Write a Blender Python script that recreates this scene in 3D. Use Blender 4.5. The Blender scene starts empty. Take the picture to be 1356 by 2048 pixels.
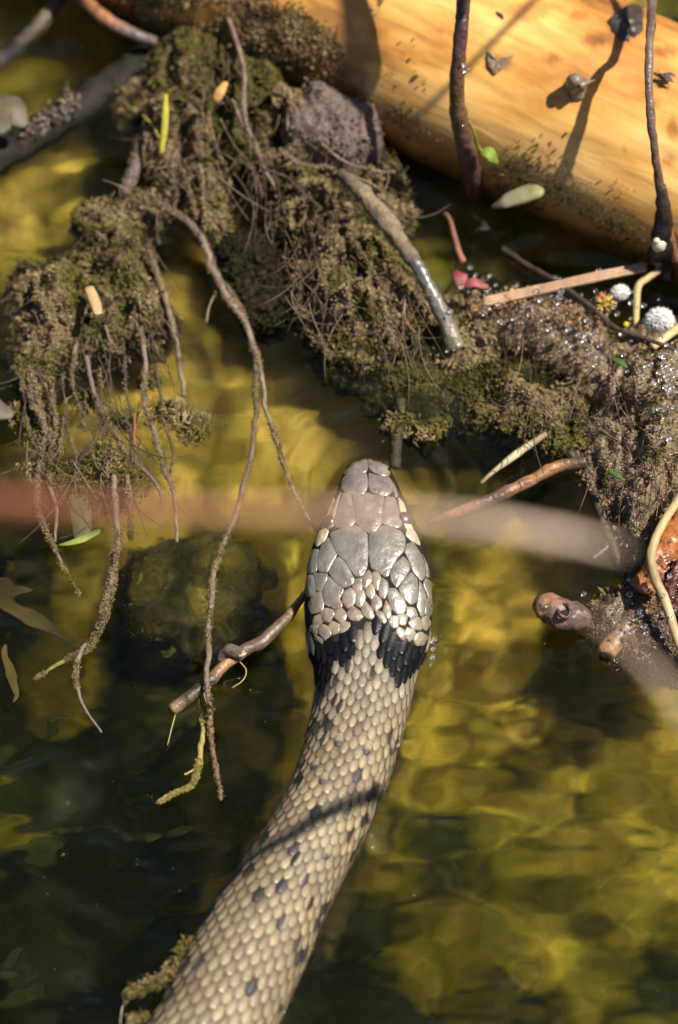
import bpy, math, random
import numpy as np
from mathutils import Vector
from mathutils.bvhtree import BVHTree

sc = bpy.context.scene
COL = sc.collection
rng = np.random.default_rng(7)
random.seed(7)

# ---------------------------------------------------------------- camera
# the photograph is 1356 x 2048 px; one px is about 0.086 mm on the water where the picture is centred
D, PITCH, K = 1.10, math.radians(58), 0.0000863
F = D / K
camd = bpy.data.cameras.new('camera')
cam = bpy.data.objects.new('camera', camd)
COL.objects.link(cam)
sc.camera = cam
CAM = np.array([0, -D * math.cos(PITCH), D * math.sin(PITCH)])
cam.location = CAM
cam.rotation_euler = (math.pi / 2 - PITCH, 0, 0)
camd.sensor_fit = 'VERTICAL'
camd.sensor_height = 36
camd.lens = 36 * D / (2048 * K)
camd.clip_start = 0.02
camd.clip_end = 500
camd.dof.use_dof = True
camd.dof.focus_distance = 1.086
camd.dof.aperture_fstop = 13
camd.dof.aperture_blades = 0

# ---------------------------------------------------------------- sky, sun, exposure
SUN = Vector((0.48, 0.0, 0.84)).normalized()
world = bpy.data.worlds.new('World')
sc.world = world
world.use_nodes = True
wn = world.node_tree
sky = wn.nodes.new('ShaderNodeTexSky')
sky.sky_type = 'NISHITA'
sky.sun_disc = False
sky.sun_elevation = math.asin(SUN.z)
sky.sun_rotation = math.atan2(SUN.x, SUN.y)
wn.links.new(sky.outputs[0], wn.nodes['Background'].inputs[0])
wn.nodes['Background'].inputs[1].default_value = 0.05
sund = bpy.data.lights.new('sun', 'SUN')
sund.energy = 5.0
sund.angle = math.radians(0.53)
sund.color = (1.0, 0.93, 0.82)
sun = bpy.data.objects.new('sun', sund)
COL.objects.link(sun)
sun.rotation_euler = SUN.to_track_quat('Z', 'Y').to_euler()
sc.view_settings.view_transform = 'Standard'
sc.view_settings.look = 'None'
sc.view_settings.exposure = 0.65
sc.view_settings.gamma = 1.0
sc.view_settings.use_curve_mapping = False
sc.render.engine = 'CYCLES'
sc.cycles.use_denoising = True
sc.cycles.caustics_refractive = True
sc.cycles.caustics_reflective = False
sc.cycles.blur_glossy = 0.32
sc.cycles.max_bounces = 8
sc.cycles.transmission_bounces = 6
sc.cycles.sample_clamp_indirect = 40.0

# ---------------------------------------------------------------- picture <-> place
FW = np.array([0, math.cos(PITCH), -math.sin(PITCH)])
RT = np.array([1.0, 0, 0])
UP = np.array([0, math.sin(PITCH), math.cos(PITCH)])


def P(px, py, z=0.0):
    """the point at height z (mm above the water) behind a pixel; below the water the ray is bent as water bends it"""
    d = FW + (px - 678) / F * RT + (1024 - py) / F * UP
    d = d / np.linalg.norm(d)
    if z >= 0:
        return CAM + d * ((z * 1e-3 - CAM[2]) / d[2])
    p0 = CAM + d * (-CAM[2] / d[2])
    h = d[:2] / 1.333
    dz = -math.sqrt(1 - h @ h)
    t = z * 1e-3 / dz
    return np.array([p0[0] + h[0] * t, p0[1] + h[1] * t, z * 1e-3])


def proj(p):
    q = np.asarray(p) - CAM
    w = q @ FW
    return np.stack([678 + F * (q @ RT) / w, 1024 - F * (q @ UP) / w], -1)


def path(pts, z, n=None):
    """pixel polyline -> smooth world polyline; z a number or one height per point"""
    zs = [z] * len(pts) if np.isscalar(z) else z
    return catmull(np.array([P(a[0], a[1], h) for a, h in zip(pts, zs)]), n or 10 * len(pts))


def catmull(p, n):
    p = np.asarray(p, float)
    if len(p) < 3:
        t = np.linspace(0, 1, n)[:, None]
        return p[0] * (1 - t) + p[-1] * t
    q = np.vstack([2 * p[0] - p[1], p, 2 * p[-1] - p[-2]])
    u = np.linspace(0, len(p) - 1 - 1e-9, n)
    i = u.astype(int)
    f = (u - i).reshape((-1,) + (1,) * (p.ndim - 1))
    a, b, c, d = q[i], q[i + 1], q[i + 2], q[i + 3]
    return .5 * (2 * b + (c - a) * f + (2 * a - 5 * b + 4 * c - d) * f ** 2 + (3 * b - a - 3 * c + d) * f ** 3)


def interp(vals, n):
    return np.interp(np.linspace(0, 1, n), np.linspace(0, 1, len(vals)), vals)


# ---------------------------------------------------------------- noise
def _hash(i, j, k, s):
    h = (i * 374761393 + j * 668265263 + k * 2147483647 + s * 974711) & 0xffffffff
    h = ((h ^ (h >> 13)) * 1274126177) & 0xffffffff
    h = ((h ^ (h >> 16)) * 2246822519) & 0xffffffff
    return ((h ^ (h >> 13)) & 0xffff) / 65535.0


def vnoise(p, s=0):
    p = np.asarray(p, float)
    i = np.floor(p).astype(np.int64)
    f = p - i
    f = f * f * (3 - 2 * f)
    r = 0
    for a in (0, 1):
        for b in (0, 1):
            for c in (0, 1):
                w = (f[..., 0] if a else 1 - f[..., 0]) * (f[..., 1] if b else 1 - f[..., 1]) * (f[..., 2] if c else 1 - f[..., 2])
                r = r + w * _hash(i[..., 0] + a, i[..., 1] + b, i[..., 2] + c, s)
    return r


def fbm(p, scale, oct=4, s=0):
    """p in metres, scale in features per cm; about 0..1"""
    p = np.asarray(p) * 100 * scale
    r, a, t = 0, .5, 0
    for o in range(oct):
        r = r + a * vnoise(p * 2 ** o + 17.3 * o, s + o)
        t += a
        a *= .5
    return r / t


def mix(a, b, t):
    t = np.asarray(t)[..., None]
    return np.asarray(a) * (1 - t) + np.asarray(b) * t


def sstep(x, a, b):
    t = np.clip((x - a) / (b - a), 0, 1)
    return t * t * (3 - 2 * t)


# ---------------------------------------------------------------- meshes and objects
class MB:
    def __init__(s):
        s.v, s.f, s.c, s.n = [], [], [], 0

    def add(s, v, f, c):
        v = np.asarray(v, float)
        c = np.asarray(c, float)
        if c.ndim == 1:
            c = np.repeat(c[None], len(v), 0)
        s.v.append(v)
        s.c.append(c)
        for q in (f if isinstance(f, list) else [f]):
            s.f.append(np.asarray(q, np.int64) + s.n)
        s.n += len(v)
        return s

    def tube(s, p, r, c, seg=10, lump=0.0, seed=0, flat=1.0, updir=(0, 0, 1), cap=True):
        """tapered round (or flattened) rod along p; r in mm per point; c one colour or one per point"""
        p = np.asarray(p, float)
        n = len(p)
        r = (np.full(n, r) if np.isscalar(r) else interp(r, n)) * 1e-3
        t = np.gradient(p, axis=0)
        t /= np.linalg.norm(t, axis=1)[:, None] + 1e-12
        a = np.cross(t, np.asarray(updir, float))
        bad = np.linalg.norm(a, axis=1) < .05
        a[bad] = (1, 0, 0)
        a /= np.linalg.norm(a, axis=1)[:, None]
        b = np.cross(a, t)
        th = np.linspace(0, 2 * np.pi, seg, endpoint=False)
        dirs = a[:, None] * np.cos(th)[None, :, None] + b[:, None] * (np.sin(th) * flat)[None, :, None]
        v = p[:, None] + dirs * r[:, None, None]
        if lump:
            k = fbm(v, 6 / max(1e-3, 1), 3, seed) - .5
            v = v + dirs * (k * 2 * lump * r[:, None])[..., None]
        i = np.arange(n * seg).reshape(n, seg)
        j = np.roll(i, -1, 1)
        f = np.stack([i[:-1], j[:-1], j[1:], i[1:]], -1).reshape(-1, 4)
        v = v.reshape(-1, 3)
        c = np.asarray(c, float)
        cc = np.repeat(c[None], n, 0) if c.ndim == 1 else catmull(c, n) if len(c) != n else c
        cc = np.clip(np.repeat(cc, seg, 0), 0.003, 1)
        fs = [f]
        if cap:
            e = t[0] * r[0] * .35
            v = np.vstack([v, p[0] - e, p[-1] + t[-1] * r[-1] * .35])
            cc = np.vstack([cc, cc[0], cc[-1]])
            m = n * seg
            fs.append(np.stack([j[0], i[0], np.full(seg, m)], -1))
            fs.append(np.stack([i[-1], j[-1], np.full(seg, m + 1)], -1))
        return s.add(v, fs, cc)

    def crumbs(s, p, nrm, size, c, long=1.8, bias=.6, r=None):
        """one small spiky grain of silt or algae at each point; size in mm"""
        r = r or rng
        p = np.asarray(p, float)
        n = len(p)
        if not n:
            return s
        d = r.normal(size=(n, 3))
        d /= np.linalg.norm(d, axis=1)[:, None]
        d = d * (1 - bias) + np.asarray(nrm) * bias
        d /= np.linalg.norm(d, axis=1)[:, None] + 1e-9
        a = np.cross(d, r.normal(size=(n, 3)))
        a /= np.linalg.norm(a, axis=1)[:, None] + 1e-9
        b = np.cross(d, a)
        h = (np.asarray(size) * 1e-3 * r.uniform(.6, 1.4, n))[:, None]
        w = h * r.uniform(.7, 1.3, (n, 1)) / long
        mid = p + d * h * .3
        v = np.stack([p - d * h * .8, mid + a * w, mid - a * w * .5 + b * w * .8, mid - a * w * .5 - b * w * .8, p + d * h * 1.1], 1).reshape(-1, 3)
        q = np.array([[0, 2, 1], [0, 3, 2], [0, 1, 3], [4, 1, 2], [4, 2, 3], [4, 3, 1]])
        f = (np.arange(n)[:, None, None] * 5 + q[None]).reshape(-1, 3)
        c = np.asarray(c, float)
        if c.ndim == 1:
            c = np.repeat(c[None], n, 0)
        return s.add(v, f, np.repeat(c, 5, 0))

    def ball(s, p, r, c, sq=(1, 1, 1), nu=10, nv=7, lump=0.0, seed=0):
        u = np.linspace(0, 2 * np.pi, nu, endpoint=False)
        w = np.linspace(0, np.pi, nv)
        U, W = np.meshgrid(u, w)
        d = np.stack([np.cos(U) * np.sin(W), np.sin(U) * np.sin(W), np.cos(W)], -1)
        k = 1 + lump * 2 * (vnoise(d * 2.3 + seed * 3.1, seed) - .5)
        v = np.asarray(p) + d * k[..., None] * np.asarray(sq) * r * 1e-3
        i = np.arange(nu * nv).reshape(nv, nu)
        j = np.roll(i, -1, 1)
        f = np.stack([i[:-1], i[1:], j[1:], j[:-1]], -1).reshape(-1, 4)
        return s.add(v.reshape(-1, 3), f, c)

    def build(s, name, mat, parent=None, smooth=True):
        v = np.vstack(s.v)
        c = np.vstack(s.c)
        me = bpy.data.meshes.new(name)
        loops = np.concatenate([q.ravel() for q in s.f])
        tot = np.concatenate([np.full(len(q), q.shape[1]) for q in s.f])
        me.vertices.add(len(v))
        me.vertices.foreach_set('co', v.ravel())
        me.loops.add(len(loops))
        me.loops.foreach_set('vertex_index', loops.astype(np.int32))
        me.polygons.add(len(tot))
        me.polygons.foreach_set('loop_start', np.concatenate([[0], np.cumsum(tot)[:-1]]).astype(np.int32))
        me.polygons.foreach_set('loop_total', tot.astype(np.int32))
        me.polygons.foreach_set('use_smooth', np.full(len(tot), smooth))
        at = me.color_attributes.new('tint', 'FLOAT_COLOR', 'POINT')
        at.data.foreach_set('color', np.hstack([c, np.ones((len(c), 1))]).ravel())
        me.update(calc_edges=True)
        me.validate()
        me.materials.append(mat)
        o = bpy.data.objects.new(name, me)
        COL.objects.link(o)
        if parent is not None:
            o.parent = parent
        return o


def tag(o, label, cat, group=None):
    o['label'] = label
    o['category'] = cat
    if group:
        o['group'] = group
    return o


def thing(name, label, cat, group=None):
    o = bpy.data.objects.new(name, None)
    o.empty_display_size = 0.005
    COL.objects.link(o)
    return tag(o, label, cat, group)


def kind(o, k):
    o['kind'] = k
    return o


# ---------------------------------------------------------------- materials
def material(name, rough=.7, var=.35, vscale=300, bump=.4, bscale=900, bdist=.0004, spec=.4, coat=0.0, stretch=None, sss=0.0, rvar=0.0, trans=0.0, coat_rough=.12):
    """the thing's own colour ('tint' on the mesh) broken up by noise, with fine relief"""
    m = bpy.data.materials.new(name)
    m.use_nodes = True
    t = m.node_tree
    N, L = t.nodes, t.links
    b = N['Principled BSDF']
    at = N.new('ShaderNodeAttribute')
    at.attribute_name = 'tint'
    tc = N.new('ShaderNodeTexCoord')
    mp = N.new('ShaderNodeMapping')
    if stretch:
        mp.inputs['Scale'].default_value = stretch
    L.new(tc.outputs['Object'], mp.inputs[0])
    n1 = N.new('ShaderNodeTexNoise')
    n1.inputs['Scale'].default_value = vscale
    n1.inputs['Detail'].default_value = 5
    n1.inputs['Roughness'].default_value = .65
    L.new(mp.outputs[0], n1.inputs['Vector'])
    mr = N.new('ShaderNodeMapRange')
    mr.inputs['From Min'].default_value = .3
    mr.inputs['From Max'].default_value = .7
    mr.inputs['To Min'].default_value = 1 - var
    mr.inputs['To Max'].default_value = 1 + var
    L.new(n1.outputs['Fac'], mr.inputs['Value'])
    mu = N.new('ShaderNodeVectorMath')
    mu.operation = 'SCALE'
    L.new(at.outputs['Color'], mu.inputs[0])
    L.new(mr.outputs[0], mu.inputs['Scale'])
    L.new(mu.outputs[0], b.inputs['Base Color'])
    n2 = N.new('ShaderNodeTexNoise')
    n2.inputs['Scale'].default_value = bscale
    n2.inputs['Detail'].default_value = 4
    L.new(mp.outputs[0], n2.inputs['Vector'])
    bp = N.new('ShaderNodeBump')
    bp.inputs['Strength'].default_value = bump
    bp.inputs['Distance'].default_value = bdist
    L.new(n2.outputs['Fac'], bp.inputs['Height'])
    L.new(bp.outputs[0], b.inputs['Normal'])
    b.inputs['Roughness'].default_value = rough
    if rvar:
        r2 = N.new('ShaderNodeMapRange')
        r2.inputs['From Min'].default_value = .3
        r2.inputs['From Max'].default_value = .7
        r2.inputs['To Min'].default_value = max(.05, rough - rvar)
        r2.inputs['To Max'].default_value = rough + rvar
        L.new(n2.outputs['Fac'], r2.inputs['Value'])
        L.new(r2.outputs[0], b.inputs['Roughness'])
    b.inputs['Specular IOR Level'].default_value = spec
    b.inputs['Coat Weight'].default_value = coat
    b.inputs['Coat Roughness'].default_value = coat_rough
    if sss:
        b.inputs['Subsurface Weight'].default_value = sss
        b.inputs['Subsurface Radius'].default_value = (.0008, .0005, .0003)
        b.inputs['Subsurface Scale'].default_value = 1.0
    if trans:
        tr = N.new('ShaderNodeBsdfTranslucent')
        L.new(mu.outputs[0], tr.inputs['Color'])
        ms = N.new('ShaderNodeMixShader')
        ms.inputs[0].default_value = trans
        L.new(b.outputs[0], ms.inputs[1])
        L.new(tr.outputs[0], ms.inputs[2])
        L.new(ms.outputs[0], N['Material Output'].inputs['Surface'])
    return m


M_SILT = material('silt', .95, .3, 1400, .5, 2500, .0002, .1, trans=.12)
M_MUD = material('root_mat', .9, .45, 500, .9, 900, .0008, .15)
M_WET = material('wet_mud', .33, .4, 500, .9, 1200, .0006, .7, rvar=.2)
M_ROOT = material('root_bark', .75, .45, 700, .8, 1500, .0004, .3)
M_TWIG = material('wet_twig', .38, .45, 600, .7, 1300, .0004, .5, rvar=.15)
M_STRAW = material('straw', .55, .3, 500, .5, 900, .0003, .4, stretch=(1, .25, 1))
M_LEAF = material('leaf', .55, .25, 400, .3, 900, .0003, .5, trans=.35)
M_WEED = material('water_weed', .9, .4, 400, .5, 900, .0004, .1, trans=.2)
M_SKIN = material('snake_skin', .85, .25, 900, .4, 2500, .0001, .1)
M_COLLAR = material('snake_black_scale', .38, .2, 1500, .5, 2600, .00012, .22, rvar=.1)
M_SCALE = material('snake_scale', .5, .22, 1500, .5, 2600, .00012, .4, coat=.05, rvar=.1)
M_PLATE = material('snake_plate', .36, .35, 420, .8, 620, .0004, .8, coat=1.0, rvar=.14, coat_rough=.2)
M_FLUFF = material('fluff', .9, .1, 800, .3, 2000, .0001, .2, trans=.3)
M_FLY = material('fly', .35, .2, 900, .2, 2000, .0001, .5)

m = M_WATER = bpy.data.materials.new('pond_water')
m.use_nodes = True
t = m.node_tree
t.nodes.clear()
o = t.nodes.new('ShaderNodeOutputMaterial')
g = t.nodes.new('ShaderNodeBsdfGlass')
g.inputs['IOR'].default_value = 1.333
g.inputs['Roughness'].default_value = 0.0
t.links.new(g.outputs[0], o.inputs['Surface'])
va = t.nodes.new('ShaderNodeVolumeAbsorption')
va.inputs['Color'].default_value = (.76, .70, .06, 1)
va.inputs['Density'].default_value = 13
t.links.new(va.outputs[0], o.inputs['Volume'])

m = M_DROP = bpy.data.materials.new('water_drop')
m.use_nodes = True
t = m.node_tree
b = t.nodes['Principled BSDF']
b.inputs['Base Color'].default_value = (1, 1, 1, 1)
b.inputs['Roughness'].default_value = .2
b.inputs['IOR'].default_value = 1.45
b.inputs['Transmission Weight'].default_value = 1.0

# wood of the peeled log: pale honey wood, grain along the log, brown water stains
m = M_LOG = bpy.data.materials.new('peeled_wood')
m.use_nodes = True
t = m.node_tree
N, L = t.nodes, t.links
b = N['Principled BSDF']
tc = N.new('ShaderNodeTexCoord')
mp = N.new('ShaderNodeMapping')
mp.inputs['Scale'].default_value = (.16, 1, 1)
L.new(tc.outputs['Object'], mp.inputs[0])
gr = N.new('ShaderNodeTexNoise')
gr.inputs['Scale'].default_value = 420
gr.inputs['Detail'].default_value = 6
gr.inputs['Distortion'].default_value = .6
L.new(mp.outputs[0], gr.inputs['Vector'])
st = N.new('ShaderNodeTexNoise')
st.inputs['Scale'].default_value = 55
st.inputs['Detail'].default_value = 5
st.inputs['Roughness'].default_value = .6
mp2 = N.new('ShaderNodeMapping')
mp2.inputs['Scale'].default_value = (.45, 1, 1)
L.new(tc.outputs['Object'], mp2.inputs[0])
L.new(mp2.outputs[0], st.inputs['Vector'])
at = N.new('ShaderNodeAttribute')
at.attribute_name = 'tint'
cr = N.new('ShaderNodeValToRGB')
e = cr.color_ramp.elements
e[0].position, e[0].color = .30, (.24, .085, .02, 1)
e[1].position, e[1].color = .66, (.86, .53, .19, 1)
k = e.new(.44)
k.color = (.60, .27, .055, 1)
k = e.new(.54)
k.color = (.76, .40, .10, 1)
L.new(st.outputs['Fac'], cr.inputs[0])
mr = N.new('ShaderNodeMapRange')
mr.inputs['From Min'].default_value = .3
mr.inputs['From Max'].default_value = .7
mr.inputs['To Min'].default_value = .72
mr.inputs['To Max'].default_value = 1.15
L.new(gr.outputs['Fac'], mr.inputs['Value'])
mu = N.new('ShaderNodeVectorMath')
mu.operation = 'SCALE'
L.new(cr.outputs[0], mu.inputs[0])
L.new(mr.outputs[0], mu.inputs['Scale'])
mm = N.new('ShaderNodeVectorMath')
mm.operation = 'MULTIPLY'
L.new(mu.outputs[0], mm.inputs[0])
L.new(at.outputs['Color'], mm.inputs[1])
L.new(mm.outputs[0], b.inputs['Base Color'])
bp = N.new('ShaderNodeBump')
bp.inputs['Strength'].default_value = .35
bp.inputs['Distance'].default_value = .0005
L.new(gr.outputs['Fac'], bp.inputs['Height'])
L.new(bp.outputs[0], b.inputs['Normal'])
b.inputs['Roughness'].default_value = .5

M_BED = material('pond_silt', 1.0, .22, 260, .3, 700, .0006, .1)

# ---------------------------------------------------------------- pond floor and water
def axis(lo, hi, step, far, k=26):
    a = np.arange(lo, hi + step, step)
    g = np.geomspace(1, 1 + far, k)[1:] - 1
    return np.concatenate([(lo - g)[::-1], a, hi + g])


def sheet(X, Y, Z):
    h, w = X.shape
    v = np.stack([X, Y, Z], -1).reshape(-1, 3)
    i = np.arange(h * w).reshape(h, w)
    return v, np.stack([i[:-1, :-1], i[:-1, 1:], i[1:, 1:], i[1:, :-1]], -1).reshape(-1, 4)


X, Y = np.meshgrid(axis(-.10, .10, .0008, 60), axis(-.13, .17, .0008, 60))
p3 = np.stack([X, Y, 0 * X], -1)
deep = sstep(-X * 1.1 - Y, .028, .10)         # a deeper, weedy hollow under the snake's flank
Z = -.031 + .014 * (fbm(p3, .25, 4, 3) - .5) + .004 * (fbm(p3, 1.6, 3, 9) - .5) - .026 * deep + .016 * sstep(Y, -.012, .03)
v, f = sheet(X, Y, Z)
# ochre mud with olive and dark drifts of algae; brighter blobs also paint sunlight into the shaded upper floor
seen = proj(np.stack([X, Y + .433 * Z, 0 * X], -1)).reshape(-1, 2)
drift_light = fbm(p3 * (1, .9, 1) + .006 * np.stack([fbm(p3, .5, 2, 91), fbm(p3, .5, 2, 95), 0 * X], -1), .60, 4, 90).reshape(-1)
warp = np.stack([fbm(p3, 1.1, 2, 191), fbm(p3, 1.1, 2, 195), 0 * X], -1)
drift_light = .50 + .8 * (drift_light - .5) + .48 * (fbm(p3 + .007 * warp, 1.5, 3, 190).reshape(-1) - .5)
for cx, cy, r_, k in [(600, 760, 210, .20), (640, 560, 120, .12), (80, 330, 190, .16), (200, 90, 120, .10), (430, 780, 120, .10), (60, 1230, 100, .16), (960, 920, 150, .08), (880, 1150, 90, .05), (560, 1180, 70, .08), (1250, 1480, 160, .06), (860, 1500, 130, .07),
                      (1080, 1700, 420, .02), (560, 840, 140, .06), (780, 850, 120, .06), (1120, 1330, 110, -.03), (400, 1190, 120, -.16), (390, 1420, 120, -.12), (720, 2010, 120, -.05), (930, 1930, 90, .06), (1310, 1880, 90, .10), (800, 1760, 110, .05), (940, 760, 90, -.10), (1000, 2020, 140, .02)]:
    drift_light = drift_light + k * np.exp(-((seen[:, 0] - cx) ** 2 + (seen[:, 1] - cy) ** 2) / (r_ * r_) * 1.4)
drift_light = drift_light - .42 * np.clip(deep.reshape(-1) * (.6 + fbm(p3, .6, 3, 21).reshape(-1)), 0, 1)
bt = np.stack([np.interp(drift_light, [.20, .36, .46, .54, .64, .80], col_) for col_ in ([.018, .10, .19, .29, .40, .52], [.023, .095, .155, .22, .29, .38], [.006, .012, .022, .035, .06, .10])], -1)
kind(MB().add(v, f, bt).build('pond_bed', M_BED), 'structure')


def at(px, py):
    return P(px, py, 0)[:2]


X, Y = np.meshgrid(axis(-.085, .085, .0007, 60), axis(-.125, .155, .0007, 60))
p3 = np.stack([X, Y, 0 * X], -1)
Z = .0042 * (fbm(p3 * (1, 1.25, 1), .55, 2, 5) - .5) + .0021 * (fbm(p3 * (1, 1.9, 1), 1.25, 2, 12) - .5)
hx, hy = at(740, 990)                        # small rings thrown ahead by the snout
r = np.hypot(X - hx, (Y - hy) * 1.0)
Z = Z + .00020 * np.sin(r * 2 * np.pi / .0042) * sstep(r, .004, .010) * np.exp(-((r - .012) / .013) ** 2) * (.45 + sstep(Y - hy, -.004, .006))
r2 = np.hypot(X - at(870, 1260)[0], Y - at(870, 1260)[1])
rr_ = np.hypot(X - at(780, 960)[0], (Y - at(780, 960)[1]) * 1.6)
Z = Z + .00011 * np.sin(rr_ * 2 * np.pi / .0026 + 3 * fbm(p3, .8, 2, 33)) * sstep(rr_, .002, .006) * np.exp(-((rr_ - .014) / .012) ** 2) * (.35 + .65 * sstep(X, at(700, 960)[0], at(800, 960)[0]))
Z = Z + .00026 * np.sin(r2 * 2 * np.pi / .0075 + 1) * np.exp(-((r2 - .018) / .014) ** 2)
Z *= 1 - sstep(np.maximum(abs(X) - .08, abs(Y) - .13), 0, .1) * .9
WX, WY, WZ = X, Y, Z

# ---------------------------------------------------------------- the snake
# stations tail to snout: left and right outline in the picture, height of the widest line, height above and below it (mm), squareness
ST = [(60, 2300, 330, 2390, .5, 8.2, 8, 2.1), (140, 2205, 400, 2290, .5, 8.2, 8, 2.1), (255, 2110, 478, 2190, .6, 8.2, 8, 2.1), (318, 2022, 530, 2096, .8, 8.0, 8, 2.1),
      (366, 1932, 574, 2000, 1.0, 7.9, 8, 2.1), (410, 1850, 613, 1914, 1.0, 7.8, 7.6, 2.1), (463, 1768, 645, 1832, 1.1, 7.6, 7.4, 2.1), (524, 1677, 690, 1742, 1.2, 7.4, 7, 2.1),
      (570, 1598, 735, 1652, 1.3, 7.3, 7, 2.1), (601, 1520, 775, 1558, 1.4, 7.2, 7, 2.1), (617, 1460, 797, 1486, 1.5, 7.0, 6.5, 2.15), (628, 1412, 813, 1430, 1.6, 6.7, 6, 2.2),
      (632, 1378, 822, 1386, 1.8, 6.4, 6, 2.25), (632, 1346, 830, 1348, 2.0, 6.2, 6, 2.3), (626, 1318, 843, 1318, 2.2, 6.1, 6, 2.35), (615, 1284, 858, 1284, 2.4, 6.1, 5.6, 2.4),
      (610, 1242, 863, 1242, 2.6, 6.2, 5.5, 2.5), (609, 1205, 864, 1205, 2.7, 6.3, 5.4, 2.6), (612, 1162, 860, 1162, 2.8, 6.2, 5.2, 2.7), (619, 1120, 852, 1120, 2.9, 6.0, 5, 2.7),
      (631, 1080, 842, 1080, 3.0, 5.7, 4.6, 2.7), (648, 1040, 826, 1040, 3.1, 5.2, 4.2, 2.7), (666, 1004, 808, 1004, 3.2, 4.7, 3.8, 2.7), (679, 972, 794, 972, 3.3, 4.1, 3.3, 2.6),
      (687, 950, 784, 950, 3.3, 3.5, 2.7, 2.4), (698, 937, 772, 937, 3.3, 2.7, 2.2, 2.3), (713, 930, 757, 930, 3.3, 1.8, 1.6, 2.2), (730, 927, 739, 927, 3.3, .7, .7, 2.0)]
def lifted(s, k):                            # the head is carried at a slant, snout clear of the water
    u = max(0, k - 14) / 13
    return s[:4] + (s[4] + 4.6 * u, s[5], s[6] + 4.2 * u, s[7])


ST = [lifted(s, k) for k, s in enumerate(ST)]
raw = np.array([np.concatenate([P(s[0], s[1], s[4]), P(s[2], s[3], s[4]), np.array(s[5:7]) * 1e-3, [s[7]]]) for s in ST])
NS = 420
sta = catmull(raw, NS)
sC = (sta[:, :3] + sta[:, 3:6]) / 2
sA = (sta[:, 3:6] - sta[:, :3]) / 2
sU, sD, sN = sta[:, 6], sta[:, 7], sta[:, 8]
arc = np.concatenate([[0], np.cumsum(np.linalg.norm(np.diff(sC, axis=0), axis=1))])


def snake_surface(q, th):
    """q: distance along the back (m), th: angle from the ridge of the back (+ to the animal's right)"""
    q = np.asarray(q, float)
    i = lambda a: np.interp(q, arc, a)
    C = np.stack([i(sC[:, k]) for k in range(3)], -1)
    A = np.stack([i(sA[:, k]) for k in range(3)], -1)
    e = 2 / i(sN)
    s_, c_ = np.sin(th), np.cos(th)
    x = np.sign(s_) * abs(s_) ** e
    z = np.where(c_ > 0, i(sU), i(sD)) * np.sign(c_) * abs(c_) ** e
    return C + A * x[..., None] + np.stack([0 * z, 0 * z, z], -1)


def snake_normal(q, th):
    a = snake_surface(q + 2e-4, th) - snake_surface(q - 2e-4, th)
    b = snake_surface(q, th + .01) - snake_surface(q, th - .01)
    n = np.cross(b, a)
    return n / (np.linalg.norm(n, axis=-1)[..., None] + 1e-12)


NT = 72
TH, Q = np.meshgrid(np.linspace(-np.pi, np.pi, NT, endpoint=False), arc)
v = snake_surface(Q, TH)
i = np.arange(NS * NT).reshape(NS, NT)
j = np.roll(i, -1, 1)
f = np.stack([i[:-1], j[:-1], j[1:], i[1:]], -1).reshape(-1, 4)
pv = proj(v.reshape(-1, 3))
belly = sstep(abs(TH.reshape(-1)), 1.75, 2.1)
skin_c = mix((.020, .017, .013), (.30, .29, .22), belly)
tip = v[-1].mean(0)
body = MB().add(v.reshape(-1, 3), [f, np.stack([i[0], np.roll(i[0], -1)[:], np.full(NT, NS * NT)], -1)[:, ::-1], np.stack([i[-1], j[-1], np.full(NT, NS * NT + 1)], -1)] if False else f, skin_c)
snake = body.build('grass_snake', M_SKIN)
tag(snake, 'olive grey swimming snake with black collar and glossy head plates', 'snake')
bvh = BVHTree.FromPolygons([Vector(a) for a in v.reshape(-1, 3)], f.tolist())


# the water climbs a little where it wets the snake
dist = np.full(WX.shape, 1.0)
near = (abs(WX) < .085) & (abs(WY) < .13)
qx, qy = WX[near], WY[near]
best = np.full(qx.shape, 1.0)
for k in range(0, NS, 3):
    best = np.minimum(best, np.hypot(qx - sC[k, 0], qy - sC[k, 1]) - np.linalg.norm(sA[k]) * .97)
dist[near] = best
WZ = WZ + .0011 * np.exp(-np.maximum(dist, 0) / .0013) - .00035 * np.exp(-((dist - .0045) / .002) ** 2)
wv_, wf_ = sheet(WX, WY, WZ)
kind(MB().add(wv_, wf_, (1, 1, 1)).build('water', M_WATER), 'structure')


def on_head(px, py):
    d = FW + (px - 678) / F * RT + (1024 - py) / F * UP
    d /= np.linalg.norm(d)
    hit, n, _, _ = bvh.ray_cast(Vector(CAM), Vector(d))
    if hit is None:
        hit, n, _, _ = bvh.find_nearest(Vector(P(px, py, 4.5)))
    n = np.array(n)
    if n[2] < -.2 or n @ (CAM - np.array(hit)) < 0:
        n = -n
    return np.array(hit), n


def inside(pts, poly):
    pts = np.asarray(pts, float)
    poly = np.asarray(poly, float)
    r = np.zeros(len(pts), bool)
    for a, b_ in zip(poly, np.roll(poly, -1, 0)):
        c = (a[1] > pts[:, 1]) != (b_[1] > pts[:, 1])
        x = (b_[0] - a[0]) * (pts[:, 1] - a[1]) / (b_[1] - a[1] + 1e-12) + a[0]
        r ^= c & (pts[:, 0] < x)
    return r


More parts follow.
